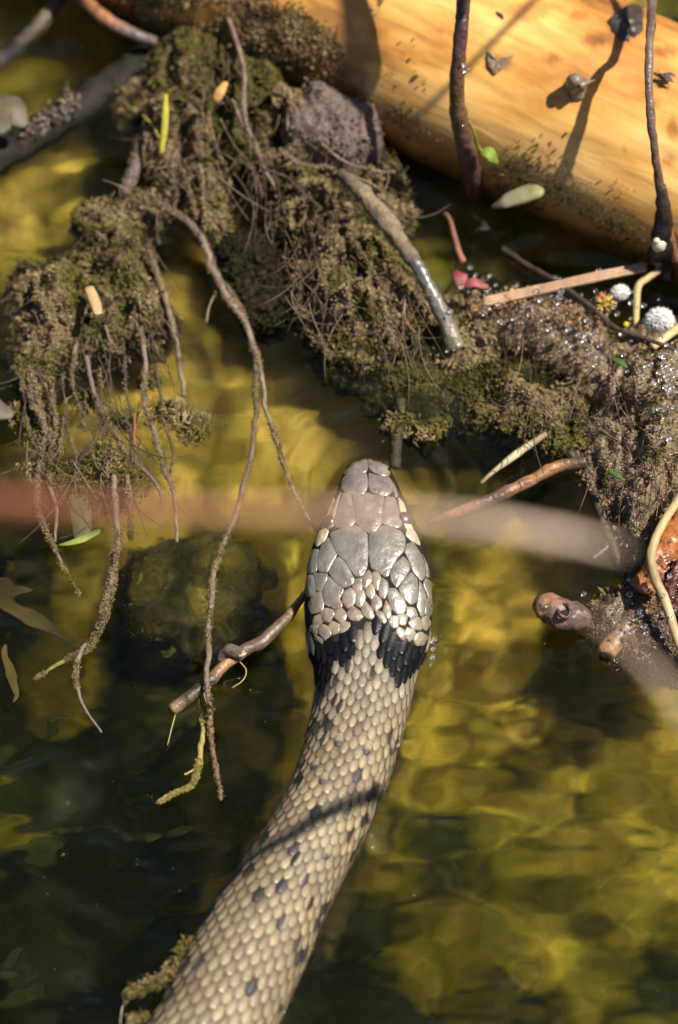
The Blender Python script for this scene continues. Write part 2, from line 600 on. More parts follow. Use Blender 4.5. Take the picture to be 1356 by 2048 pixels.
# head shields, outlines as they lie on the head (coordinates of a 3.767x enlargement whose corner is 560,880)
GREY, BROWN, TAN, CREAM = (.175, .16, .128), (.185, .15, .122), (.235, .185, .125), (.50, .40, .26)
PLATES = [
    (BROWN, [(482, 250), (500, 190), (545, 152), (605, 140), (655, 152), (655, 215), (645, 243), (580, 258), (510, 272)]),
    (BROWN, [(668, 152), (700, 140), (755, 150), (800, 188), (825, 240), (820, 272), (770, 270), (700, 238), (670, 208)]),
    (BROWN, [(488, 278), (560, 264), (645, 250), (655, 290), (655, 360), (632, 405), (570, 418), (515, 412), (470, 375), (468, 315)]),
    (BROWN, [(672, 252), (740, 274), (820, 284), (850, 330), (845, 385), (810, 420), (750, 418), (690, 395), (668, 345)]),
    (BROWN, [(545, 425), (620, 420), (662, 400), (700, 420), (783, 430), (768, 520), (762, 632), (720, 690), (665, 700), (610, 665), (575, 625), (562, 540)]),
    (BROWN, [(472, 400), (535, 422), (553, 540), (565, 618), (530, 655), (450, 660), (408, 652), (428, 540)]),
    (BROWN, [(793, 432), (862, 437), (888, 520), (918, 640), (890, 665), (830, 653), (770, 630), (776, 530)]),
    (BROWN, [(400, 490), (462, 392), (422, 540), (400, 650), (358, 668), (378, 570)]),
    (GREY, [(570, 645), (610, 674), (657, 708), (660, 850), (655, 960), (620, 1025), (570, 1030), (520, 962), (490, 905), (430, 860), (385, 760), (382, 705), (460, 672)]),
    (GREY, [(674, 708), (720, 697), (765, 647), (840, 667), (912, 692), (945, 760), (930, 840), (880, 890), (840, 960), (815, 1030), (790, 1030), (740, 992), (685, 962), (672, 850)]),
    (GREY, [(365, 735), (380, 770), (425, 870), (385, 930), (360, 995), (290, 990), (285, 900), (310, 810)]),
    (GREY, [(440, 883), (490, 925), (520, 985), (562, 1050), (540, 1090), (480, 1112), (420, 1072), (370, 1000), (390, 940)]),
    (GREY, [(255, 1008), (357, 1010), (355, 1040), (315, 1142), (275, 1142)]),
    (GREY, [(368, 1028), (420, 1087), (480, 1127), (460, 1172), (420, 1232), (370, 1255), (335, 1232), (320, 1142)]),
    (GREY, [(292, 828), (275, 990), (215, 1010), (206, 900), (250, 828)]),
    (GREY, [(212, 1024), (255, 1020), (272, 1130), (240, 1182), (200, 1172), (192, 1090)]),
    (TAN, [(250, 1160), (310, 1150), (327, 1230), (320, 1290), (240, 1310), (215, 1240)]),
    (CREAM, [(345, 670), (366, 690), (330, 760), (280, 802), (266, 770), (298, 690)]),
    (CREAM, [(368, 548), (372, 590), (345, 652), (318, 660), (335, 600)]),
    (CREAM, [(405, 440), (408, 480), (378, 560), (362, 545)]),
    (GREY, [(925, 880), (965, 920), (975, 980), (932, 1050), (880, 1112), (840, 1062), (833, 1010), (860, 940)]),
    (GREY, [(952, 790), (1000, 772), (1050, 850), (1088, 950), (1090, 1030), (1060, 1062), (1000, 990), (976, 920), (940, 850)]),
    (GREY, [(985, 1000), (1030, 1050), (1036, 1150), (1020, 1222), (980, 1242), (930, 1192), (895, 1122), (935, 1062)]),
    (GREY, [(1045, 1062), (1070, 1100), (1095, 1180), (1087, 1320), (1060, 1332), (1030, 1252), (1042, 1160)]),
    (GREY, [(1068, 862), (1112, 950), (1132, 1030), (1102, 1032), (1095, 940)]),
    (GREY, [(1098, 1042), (1142, 1080), (1146, 1180), (1118, 1202), (1102, 1140), (1080, 1085)]),
    (GREY, [(1105, 1205), (1146, 1195), (1148, 1290), (1120, 1330), (1095, 1310), (1100, 1240)]),
    (GREY, [(820, 1120), (870, 1122), (930, 1202), (955, 1262), (930, 1305), (880, 1312), (840, 1272), (813, 1190)]),
    (GREY, [(765, 1040), (810, 1072), (813, 1140), (790, 1197), (750, 1180), (743, 1110)]),
    (TAN, [(700, 1000), (740, 1002), (757, 1050), (735, 1132), (710, 1102), (698, 1050)]),
    (TAN, [(665, 983), (690, 1010), (690, 1060), (640, 1122), (618, 1100), (623, 1030)]),
    (TAN, [(560, 1060), (612, 1042), (616, 1100), (610, 1142), (580, 1152), (550, 1112)]),
    (TAN, [(480, 1150), (530, 1112), (572, 1160), (560, 1232), (510, 1272), (470, 1222)]),
    (TAN, [(600, 1130), (630, 1130), (642, 1190), (610, 1262), (570, 1242), (573, 1180)]),
    (TAN, [(682, 1078), (705, 1110), (710, 1160), (690, 1202), (653, 1160), (655, 1112)]),
    (TAN, [(717, 1160), (762, 1210), (765, 1250), (720, 1292), (688, 1252), (692, 1205)]),
    (TAN, [(797, 1208), (830, 1260), (835, 1320), (810, 1352), (778, 1292)]),
    (TAN, [(640, 1210), (690, 1272), (710, 1330), (690, 1352), (640, 1332), (613, 1282)]),
    (TAN, [(545, 1250), (600, 1292), (625, 1332), (590, 1362), (530, 1352), (503, 1312)]),
    (TAN, [(725, 1290), (770, 1302), (800, 1360), (780, 1382), (730, 1332)]),
    (TAN, [(460, 1262), (500, 1312), (490, 1360), (450, 1372), (410, 1332), (415, 1282)]),
    (TAN, [(440, 1192), (462, 1240), (450, 1272), (398, 1262), (405, 1222)]),
    (TAN, [(340, 1270), (400, 1282), (408, 1312), (370, 1372), (320, 1362), (310, 1302)]),
    (TAN, [(262, 1338), (308, 1312), (320, 1362), (290, 1392), (250, 1382)]),
    (TAN, [(390, 1370), (440, 1392), (440, 1442), (400, 1462), (370, 1412)]),
    (TAN, [(460, 1372), (520, 1382), (530, 1410), (480, 1442), (450, 1450)]),
    (TAN, [(320, 1390), (370, 1414), (385, 1462), (340, 1512), (300, 1462), (290, 1422)]),
    (TAN, [(240, 1400), (280, 1392), (298, 1430), (270, 1462), (230, 1432)]),
    (TAN, [(262, 1470), (320, 1502), (310, 1532), (265, 1502)]),
    (TAN, [(890, 1320), (930, 1312), (955, 1332), (940, 1392), (898, 1382)]),
    (TAN, [(960, 1262), (1010, 1272), (1030, 1322), (990, 1342), (958, 1312)]),
    (TAN, [(990, 1345), (1040, 1335), (1070, 1372), (1060, 1432), (1000, 1422), (968, 1382)]),
    (TAN, [(1075, 1342), (1112, 1332), (1127, 1382), (1100, 1432), (1070, 1402)]),
    (TAN, [(840, 1332), (882, 1332), (885, 1402), (850, 1412), (823, 1372)]),
    (TAN, [(890, 1410), (930, 1432), (950, 1482), (920, 1502), (878, 1452)]),
    (TAN, [(955, 1412), (1010, 1432), (1018, 1482), (970, 1522), (938, 1462)]),
    (TAN, [(1030, 1462), (1060, 1448), (1112, 1482), (1080, 1542), (1030, 1552), (1010, 1512)]),
    (CREAM, [(893, 440), (930, 482), (950, 570), (925, 582), (903, 520)]),
    (CREAM, [(928, 600), (968, 612), (1000, 672), (948, 660)]),
    (CREAM, [(960, 672), (1008, 685), (1040, 745), (1055, 795), (1010, 770), (950, 722)]),
    (GREY, [(832, 262), (857, 330), (890, 420), (870, 432), (850, 380), (852, 322)]),
]


def resample_ring(poly, n):
    q = np.vstack([poly, poly[:1]])
    l = np.concatenate([[0], np.cumsum(np.linalg.norm(np.diff(q, axis=0), axis=1))])
    t = np.linspace(0, l[-1], n, endpoint=False)
    r = np.stack([np.interp(t, l, q[:, k]) for k in (0, 1)], -1)
    return .12 * np.roll(r, 1, 0) + .76 * r + .12 * np.roll(r, -1, 0)


plate_polys = []
for k, (c, poly) in enumerate(PLATES):
    z = np.array(poly, float) / 3.767 + (560, 880)
    plate_polys.append(z)
    cen = z.mean(0)
    big = np.sqrt(max(20, (np.ptp(z[:, 0]) * np.ptp(z[:, 1]))))
    n = 44 if big > 35 else 30
    ring = resample_ring(z, n)
    rad = np.linalg.norm(ring - cen, axis=1)[:, None]
    V, C_ = [], []
    sh = 1 + rng.normal(0, .05)
    tight = 1.0 if big < 24 else 0.0
    for lev, (inset, h) in enumerate(((-2.3, -.10), (-1.9, .05), (-1.0, .15), (.8, .20), (.40, .27), (.75, .30))):
        rr = ring + (cen - ring) * (np.clip((inset - tight) / rad, -.35, .6) if lev < 4 else inset)
        for q in rr:
            p_, n_ = on_head(*q)
            V.append(p_ + n_ * h * 1e-3 * min(1, big / 28))
            C_.append(np.array(c) * sh * (.5 if lev == 0 else .85 if lev == 1 else 1))
    p_, n_ = on_head(*cen)
    V.append(p_ + n_ * .31e-3 * min(1, big / 28))
    C_.append(np.array(c) * sh)
    i = np.arange(6 * n).reshape(6, n)
    j = np.roll(i, -1, 1)
    fq = np.stack([i[:-1], i[1:], j[1:], j[:-1]], -1).reshape(-1, 4)
    ft = np.stack([i[-1], np.full(n, 6 * n), j[-1]], -1)
    MB().add(V, [fq, ft], C_).build('head_plate', M_PLATE, snake)

# keeled scales of the neck and back
SPOTS = np.array([(677, 1471), (755, 1421), (680, 1400), (690, 1396), (652, 1444), (739, 1496), (657, 1554), (712, 1554), (639, 1517), (613, 1526), (625, 1449), (785, 1476), (788, 1490), (698, 1625), (737, 1629), (577, 1709),
                  (652, 1707), (700, 1709), (538, 1668), (488, 1741), (500, 1735), (524, 1791), (575, 1764), (611, 1798), (652, 1805), (575, 1842), (460, 1887), (437, 1833), (609, 1906), (369, 1922), (396, 1920), (332, 1993), (348, 1986),
                  (415, 1990), (513, 1974), (565, 1988), (611, 1746), (748, 1577), (636, 1390), (662, 1352), (645, 1478), (598, 1560), (470, 1760), (745, 1350), (700, 1330), (432, 1815), (640, 1840), (330, 2035), (460, 2040), (540, 2046)], float)
ZC = lambda l: np.array(l, float) / 3.767 + (560, 880)
COLLAR = [ZC([(300, 1545), (430, 1450), (520, 1400), (590, 1350), (660, 1350), (660, 1410), (570, 1480), (570, 1560), (500, 1650), (420, 1730), (360, 1810), (290, 1870), (240, 1750), (200, 1600), (190, 1520)]),
          ZC([(715, 1340), (780, 1370), (840, 1420), (940, 1500), (1040, 1560), (1150, 1510), (1140, 1600), (1040, 1690), (960, 1790), (900, 1820), (850, 1810), (810, 1720), (790, 1640), (755, 1540), (740, 1450)])]
ROWS = 11
DTH = 1.90 / ROWS
pitch_l = np.interp(arc, arc, np.linalg.norm(sA, axis=1)) * .355
cum = np.concatenate([[0], np.cumsum(np.diff(arc) / pitch_l[:-1])])
q_end = np.interp(1150, proj(snake_surface(arc, 0 * arc))[::-1, 1], arc[::-1])
scales = []
LL = np.array([-1.05, -.7, -.25, .25, .62, .88, 1.02, 1.05])
WW = np.array([.30, .62, .90, 1.0, .88, .58, .20, .10])
HH = np.array([-.08, .01, .09, .17, .23, .27, .25, -.05])
MMs = np.array([-1, -.55, 0, .55, 1.])
MH = np.array([-.08, -.005, .085, -.005, -.08])
_th = np.linspace(-2.0, 2.0, 161)
_pts = snake_surface(arc[:, None] + 0 * _th[None], _th[None] + 0 * arc[:, None])
_al = np.concatenate([np.zeros((NS, 1)), np.cumsum(np.linalg.norm(np.diff(_pts, axis=1), axis=2), 1)], 1)
_al = _al / _al[:, -1:] * 2 - 1


def row_angle(q, w):
    k = min(NS - 1, int(np.searchsorted(arc, q)))
    return np.interp(w, _al[k], _th)


plate_pad = [pp.mean(0) + (pp - pp.mean(0)) * (1 + 2.0 / np.maximum(4, np.linalg.norm(pp - pp.mean(0), axis=1)))[:, None] for pp in plate_polys]
u_max = np.interp(q_end, arc, cum)
for jr in range(-ROWS, ROWS + 1):
    for ku in range(int(u_max) + 1):
        u = ku + (.5 if jr % 2 else 0)
        q0 = np.interp(u + rng.normal(0, .03), cum, arc)
        th0 = row_angle(q0, jr / (ROWS + .6))
        c0 = snake_surface(np.array([q0]), np.array([th0]))
        px = proj(c0)[0]
        if px[1] > 2260 or q0 > q_end:
            continue
        if px[1] < 1300 and abs(jr) >= 5 and px[1] < 1262:
            continue
        n0 = snake_normal(np.array([q0]), np.array([th0]))[0]
        p_loc = np.interp(q0, arc, pitch_l)
        side = abs(jr) / ROWS
        ql = q0 - LL[:, None] * p_loc * .68 + 0 * MMs[None]
        thl = row_angle(q0, (jr + MMs[None] * WW[:, None] * (.61 + .06 * side)) / (ROWS + .6))
        sv = snake_surface(ql, thl)
        sn = snake_normal(ql, thl)
        hk = (HH[:, None] + MH[None] * sstep(HH[:, None], 0, .1)) * 1e-3 * p_loc / .0028
        sv = sv + sn * hk[..., None]
        if px[1] < 1320:
            out = proj(sv.reshape(-1, 3))
            if any(inside(out, pp).sum() > 20 or inside(px[None], pp)[0] for pp in plate_pad):
                continue
        dark = min(np.hypot(*(SPOTS - px).T)) < 11.5
        jit = rng.normal(0, 3.5, 2)
        col = any(inside(px[None] + jit, pp)[0] for pp in COLLAR)
        dark = dark or (not col and 1262 < px[1] < 1400 and rng.random() < .05) or (px[1] >= 1400 and rng.random() < .022)
        tone = sstep(px[1], 1280, 1500)
        base = np.array(mix((.215, .183, .138), (.225, .172, .102), tone)) * (1 + rng.normal(0, .13)) * (.86 + .28 * fbm(c0, 1.2, 2, 66)[0]) * (1 + rng.normal(0, .012, 3))
        if side > .8:
            base = base * (1.0, 1.0, .95)
        if dark:
            base = np.array((.030, .026, .024)) * rng.uniform(.6, 1.5)
        if col:
            base = np.array((.005, .0053, .007)) * rng.uniform(.7, 1.5)
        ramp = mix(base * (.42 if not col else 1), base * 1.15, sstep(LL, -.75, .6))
        cc = np.repeat(ramp[:, None], 5, 1)
        if not dark and not col and rng.random() < .45:
            cc[:, rng.integers(0, 2) * 2 + 1] *= rng.uniform(.6, .9)
        if dark:
            lite = np.array((.29, .235, .145))
            how = rng.integers(0, 6)
            if how == 0:
                cc[:4] = lite * .8
            elif how == 1:
                cc[:, :2] = lite
            elif how == 2:
                cc[:, 3:] = lite
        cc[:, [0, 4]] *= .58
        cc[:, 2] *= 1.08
        ii = np.arange(40).reshape(8, 5)
        ff = np.stack([ii[:-1, :-1], ii[1:, :-1], ii[1:, 1:], ii[:-1, 1:]], -1).reshape(-1, 4)
        vis = n0 @ (CAM - c0[0]) > 0 and px[1] < 2070
        scales.append((p_loc ** 2 * (n0 @ (CAM - c0[0])) if vis else -1, sv.reshape(-1, 3), ff, cc.reshape(-1, 3), col))
scales.sort(key=lambda s: -s[0])
rest, ring_ = MB(), MB()
for k, (_, sv, ff, cc, col) in enumerate(scales):
    if k < 300:
        MB().add(sv, ff, cc).build('scale', M_COLLAR if col else M_SCALE, snake)
    else:
        (ring_ if col else rest).add(sv, ff, cc)
kind(rest.build('scale_cover', M_SCALE, snake), 'stuff')
if ring_.v:
    kind(ring_.build('collar_scales', M_COLLAR, snake), 'stuff')
for sx, ex, ey in ((-1, 357, 612), (1, 948, 590)):
    p_, n_ = on_head(560 + ex / 3.767, 880 + ey / 3.767)
    mb = MB().ball(p_ - n_ * .9e-3, 1.7, (.02, .014, .01), nu=16, nv=10)
    mb.build('eye', M_PLATE, snake)
for ex, ey in ((497, 215), (815, 228)):
    p_, n_ = on_head(560 + ex / 3.767, 880 + ey / 3.767)
    MB().ball(p_ + n_ * .12e-3, .35, (.01, .01, .01)).build('nostril', M_SKIN, snake)

# ---------------------------------------------------------------- silt-covered root mats and mud
TAN_S, OLV, GRN, DRK, GRY_S = (.275, .20, .105), (.125, .11, .03), (.115, .11, .026), (.03, .024, .012), (.25, .21, .15)


def poly_dist(pts, poly):
    poly = np.asarray(poly, float)
    best = np.full(len(pts), 1e9)
    for a, b_ in zip(poly, np.roll(poly, -1, 0)):
        ab = b_ - a
        t = np.clip(((pts - a) @ ab) / (ab @ ab + 1e-9), 0, 1)
        best = np.minimum(best, np.linalg.norm(pts - (a + t[:, None] * ab), axis=1))
    return np.where(inside(pts, poly), best, -best)


def mound(poly, z0, h, rim=40, amp=.6, step=3.5, seed=0, nscale=1.6, skirt=7, ragged=10):
    """lumpy heap whose outline in the picture is poly; z0, h in mm. Returns verts, faces, normals, inner mask"""
    poly = np.asarray(poly, float)
    lo, hi = poly.min(0) - 24, poly.max(0) + 24
    nx, ny = int((hi[0] - lo[0]) / step) + 2, int((hi[1] - lo[1]) / step) + 2
    gx, gy = np.meshgrid(lo[0] + np.arange(nx) * step, lo[1] + np.arange(ny) * step)
    g = np.stack([gx, gy], -1).reshape(-1, 2)
    g3 = np.hstack([g, np.zeros((len(g), 1))]) * 1e-4
    d = poly_dist(g, poly) + ragged * 2 * (fbm(g3, 3.2, 3, seed + 31) - .5)
    n = fbm(g3, nscale, 4, seed)
    n2 = abs(fbm(g3, nscale * 2.2, 3, seed + 7) - .5) * 2
    n3 = fbm(g3, nscale * 5, 3, seed + 19)
    z = z0 + h * (1 - np.exp(-np.maximum(d, 0) / rim)) * (.85 + amp * 3.2 * (n - .5)) - h * amp * .9 * n2 + 2.6 * amp * (n3 - .5)
    z = np.where(d < 0, np.maximum(z0 + d * .45, min(-skirt, z0 - skirt)), z)
    o = np.array([P(a, b_, z0) for a, b_ in g])
    v = np.stack([o[:, 0], o[:, 1], z * 1e-3], -1)
    i = np.arange(nx * ny).reshape(ny, nx)
    f = np.stack([i[1:, :-1], i[1:, 1:], i[:-1, 1:], i[:-1, :-1]], -1).reshape(-1, 4)
    keep = (d[f] > -13).any(1)
    f = f[keep]
    vv = v.reshape(ny, nx, 3)
    nr = np.cross(np.gradient(vv, axis=1), -np.gradient(vv, axis=0)).reshape(-1, 3)
    nr /= np.linalg.norm(nr, axis=1)[:, None] + 1e-12
    nr *= np.sign(nr[:, 2:3] + 1e-9)
    return v, f, nr, d


def silt_tint(p, seed=0, green=.5, dark=.25, a=TAN_S, b_=OLV, c=GRN):
    n = fbm(p, 2.2, 3, seed + 40)
    k = fbm(p, 1.1, 3, seed + 60)
    t = mix(a, b_, sstep(n, .62 - green * .35, .82 - green * .35))
    t = mix(t, c, sstep(k, .74 - green * .3, .95 - green * .3) * .8)
    t = mix(t, DRK, sstep(fbm(p, 3.5, 3, seed + 80), .80 - dark * .5, .95 - dark * .5) * .8)
    return np.clip(t, .004, 1)


def heap(parent, polys, z0, h, fuzz=1.0, seed=0, green=.5, dark=.25, rim=40, amp=.6, mat=None, name='root_mat', size=.75, fuzz_mat=None, a=TAN_S, b_=OLV, c_=GRN, **kw):
    """one or more mounds (each its own part) with a coat of loose silt and algae grains"""
    fz = MB()
    for k, poly in enumerate(polys):
        zz = z0[k] if isinstance(z0, (list, tuple)) else z0
        hh = h[k] if isinstance(h, (list, tuple)) else h
        v, f, nr, d = mound(poly, zz, hh, rim, amp, seed=seed + 11 * k, **kw)
        c = silt_tint(v, seed, green, dark, a, b_, c_) * .62
        MB().add(v, f, c).build(name, mat or M_MUD, parent)
        cand = np.unique(f)
        cand = cand[d[cand] > -9]
        w = .25 + 1.5 * sstep(fbm(v[cand], 2.4, 3, seed + 5), .38, .62)
        n = int(len(cand) * 3.6 * fuzz)
        pick = rng.choice(cand, n, p=w / w.sum())
        p = v[pick] + rng.normal(0, .2e-3, (n, 3)) * (1, 1, .6) + nr[pick] * .1e-3
        sz = size * .44 * (.45 + .9 * fbm(p, 2.0, 2, seed + 3)) * rng.lognormal(0, .3, n)
        fz.crumbs(p, nr[pick], sz, silt_tint(p, seed, green, dark, a, b_, c_) * rng.uniform(.75, 1.2, (n, 1)), bias=.45)
        # hanging, feathery fringe along the rim
        rimv = cand[(d[cand] < 6)]
        if len(rimv):
            n = int(len(rimv) * 5 * fuzz)
            pick = rng.choice(rimv, n)
            p = v[pick] + rng.normal(0, .6e-3, (n, 3))
            fz.crumbs(p, nr[pick] * (1, 1, 0) + (0, -.4, -.2), size * .6 * rng.lognormal(0, .35, n), silt_tint(p, seed + 2, green + .2, dark + .2, a, b_, c_), long=2.6, bias=.5)
    kind(fz.build('silt_fuzz', fuzz_mat or M_SILT, parent, smooth=False), 'stuff')


def fibres(parent, spots, n, z, length=(60, 160), c=(.12, .085, .06), seed=0, name='root_hairs'):
    """a tangle of hair-fine rootlets over a clump; spots = (px, py, spread px)"""
    mb = MB()
    r_ = np.random.default_rng(seed)
    for _ in range(n):
        x, y, sp = spots[r_.integers(len(spots))]
        x, y = x + r_.normal(0, sp), y + r_.normal(0, sp * .7)
        l_ = r_.uniform(*length)
        a_ = r_.normal(1.45, .55)
        k_ = r_.normal(0, .5)
        pts = []
        for u in np.linspace(0, 1, 6):
            pts.append((x + math.cos(a_ + k_ * u) * l_ * u, y + math.sin(a_ + k_ * u) * l_ * u))
        zz = np.linspace(z, max(.5, z - r_.uniform(3, 8)), 6) + r_.normal(0, .5, 6)
        w_ = r_.uniform(.045, .13)
        mb.tube(path(pts, list(np.maximum(zz, .3)), 14), [w_, w_, w_ * .5], np.array(c) * r_.uniform(.35, 1.3), 5, .3, seed)
    return kind(mb.build(name, M_ROOT, parent), 'stuff')


def rootlet(parent, pts, w, z, c=(.16, .11, .075), name='rootlet', mat=None, lump=.35, seed=0, fuzz=.0, fc=None, seg=8, wob=.25):
    """thin root through pixel points; w picture widths in px; z heights in mm"""
    p = path(pts, z, 14 * len(pts))
    p = p + (np.stack([fbm(p + s, 2.5, 3, seed + 3 * k) for k, s in enumerate((0, .1, .2))], -1) - .5) * wob * 4e-3
    w = w if isinstance(w, (list, tuple)) else [w, w * .7]
    mb = MB().tube(p, [x * K * 370 for x in w], c, seg, lump, seed)
    o = mb.build(name, mat or M_ROOT, parent)
    if fuzz:
        n = int(len(p) * 55 * fuzz)
        k = rng.integers(0, len(p), n)
        keep = fbm(p[k], 1.5, 2, seed + 9) > .42
        k = k[keep]
        n = len(k)
        d = rng.normal(size=(n, 3))
        d[:, 2] = abs(d[:, 2])
        d /= np.linalg.norm(d, axis=1)[:, None]
        r = interp(w, len(p))[k] * K / 2
        q = p[k] + d * r[:, None] * .8 + rng.normal(0, .12e-3, (n, 3))
        kind(MB().crumbs(q, d, rng.uniform(.12, .3, n), silt_tint(q, seed, .35, .25) * .8 if fc is None else np.array(fc) * rng.uniform(.6, 1.3, (n, 1)), bias=.5).build('root_fuzz', M_SILT, o if parent is not None else o, smooth=False), 'stuff')
    return o


def tuft(parent, spots, size=.8, z=1.5, green=.6, seed=0, name='algae_tuft', n0=1.0):
    """ragged wisps of algae; spots = (px, py, radius px)"""
    mb = MB()
    for x, y, r in spots:
        n = int(r * r * 1.3 * n0)
        c = P(x, y, z)
        q = c + rng.normal(0, 1, (n, 3)) * (r * K * .6, r * K * .5, r * K * .3)
        q = q + (fbm(q, 3, 3, seed)[:, None] - .5) * r * K * 1.2
        mb.crumbs(q, np.tile((0, -.3, .5), (n, 1)), size * .5 * rng.lognormal(0, .35, n), silt_tint(q, seed, green, .2), long=2.4, bias=.35)
    return kind(mb.build(name, M_SILT, parent, smooth=False), 'stuff')


# --- tuft of hanging rootlets (over the open water beside the blade of grass)
ROOTC, ROOTD, ROOTR = (.17, .125, .09), (.06, .045, .035), (.20, .10, .07)
t = thing('root_tuft', 'silt-covered root clump with a fringe of hanging rootlets', 'roots')
heap(t, [[(30, 570), (42, 528), (85, 535), (165, 505), (195, 460), (260, 455), (290, 500), (320, 590), (345, 640), (318, 690), (260, 682), (210, 700), (140, 690), (105, 740), (75, 770), (50, 800), (36, 720), (30, 630)]],
     1.0, 7.5, 1.15, 3, green=.55, dark=.42, rim=45, amp=.75)
tuft(t, [(60, 820, 28), (90, 890, 26), (135, 960, 30), (200, 930, 34), (240, 960, 34), (250, 840, 20), (330, 830, 22), (385, 850, 30), (220, 1000, 26), (180, 800, 20), (75, 940, 20), (300, 760, 18), (355, 820, 18), (395, 868, 16)], .8, 1.5, .75, 4)
for k, (pts, w, c, fz) in enumerate([
    ([(60, 730), (65, 800), (90, 860), (80, 930), (75, 985), (80, 1030), (100, 1080), (130, 1140), (158, 1190)], [15, 14, 12, 6], ROOTC, .5),
    ([(70, 760), (85, 830), (100, 900), (100, 960), (115, 1030), (110, 1082)], [14, 14, 8], ROOTC, .6),
    ([(150, 690), (145, 770), (165, 830), (170, 862)], [10, 6], ROOTC, .2),
    ([(175, 710), (190, 800), (225, 860), (265, 920), (305, 960), (325, 1005)], [14, 13, 9], (.14, .10, .08), .3),
    ([(280, 660), (292, 750), (290, 810), (310, 870), (330, 940), (350, 1000), (355, 1085)], [14, 14, 9], ROOTC, .4),
    ([(300, 500), (320, 570), (345, 650), (360, 740), (366, 792)], [18, 17, 13], (.17, .125, .08), .3),
    ([(245, 680), (255, 790), (265, 832)], [9, 6], ROOTD, .1),
    ([(310, 730), (325, 830), (345, 900), (340, 955)], [9, 8, 5], ROOTD, .1),
    ([(225, 950), (235, 1050), (230, 1120), (215, 1190), (205, 1230), (185, 1280), (165, 1300), (150, 1350), (160, 1400), (185, 1440), (203, 1465)], [18, 19, 17, 14, 9, 6], ROOTC, .5),
    ([(212, 1225), (195, 1265), (170, 1300), (120, 1325), (70, 1360)], [16, 17, 12, 5], (.20, .17, .06), .6),
    ([(237, 1100), (228, 1170), (214, 1235)], [10, 8], ROOTC, .5),
    ([(105, 780), (110, 870), (85, 930)], [9, 6], ROOTC, .4),
    ([(266, 830), (272, 930)], [8, 6], (.25, .10, .04), .0),
    ([(255, 950), (262, 1040), (262, 1078)], [12, 8], ROOTR, .6),
    ([(195, 470), (225, 500), (238, 560), (240, 645)], [14, 10], ROOTC, .2),
    ([(120, 630), (150, 670), (150, 740)], [11, 8], ROOTC, .2),
    ([(210, 650), (235, 700), (270, 730)], [8, 6], ROOTC, .1),
    ([(262, 480), (300, 520), (322, 610)], [9, 6], ROOTD, .1),
    ([(40, 740), (50, 830), (70, 900), (82, 960)], [10, 6], ROOTD, .5),
    ([(125, 750), (135, 850), (160, 930)], [8, 5], ROOTD, .3),
    ([(200, 740), (205, 820), (220, 900)], [8, 5], ROOTD, .2),
]):
    n = len(pts)
    z = list(np.interp(np.linspace(0, 1, n), [0, .25, 1], [5.5, 3.2, .9 + .25 * (k % 3)]))
    rootlet(t, pts, w, z, c, seed=100 + k, fuzz=fz)
fibres(t, [(80, 720, 30), (180, 700, 40), (260, 680, 35), (130, 820, 40), (230, 820, 40), (300, 640, 25), (200, 920, 40), (80, 900, 20), (60, 600, 30), (220, 560, 40)], 120, 5, (50, 190), seed=401)
tag(MB().tube(path([(178, 575), (188, 600), (197, 628)], 9.5, 8), [.9, 1.15, .8], (.42, .27, .13), 8, .2, 5, flat=.35).build('bark_flake', M_STRAW), 'small pale bark flake lying on the fringed root clump', 'bark')

# --- long dangling root that forks
o = rootlet(None, [(310, 405), (370, 440), (410, 490), (430, 550), (470, 600), (495, 650), (510, 720), (512, 800), (508, 880), (495, 940), (480, 1000), (465, 1050), (440, 1110), (425, 1160), (420, 1230), (418, 1300), (413, 1360), (420, 1430), (425, 1500), (440, 1600)],
            [22, 23, 22, 17, 15, 14, 13, 14, 15, 15, 13, 9], [7, 6, 5, 4, 3, 2.4] + [1.6] * 7 + [2, 3.2, 3.6, 3.4, 2, 1.4, 1], [(.09, .068, .05), (.12, .09, .066), (.11, .08, .05), (.17, .128, .09), (.17, .125, .085), (.22, .10, .07)], 'dangling_root', seed=140, fuzz=.35, seg=10)
tag(o, 'long thin forked root trailing across the water down to the floating twig', 'root')
rootlet(o, [(400, 470), (440, 570), (480, 630), (505, 690), (520, 740), (530, 810), (550, 880), (575, 950), (600, 1010), (630, 1062)], [20, 20, 13, 11, 10, 8], [6, 5.5, 4.5, 3] + [1.6] * 6, (.20, .15, .11), 'side_root', seed=141, fuzz=.3)
rootlet(o, [(445, 575), (425, 600), (412, 645)], [9, 6], [5, 4, 3], (.16, .13, .08), 'side_root', seed=142, fuzz=.3)

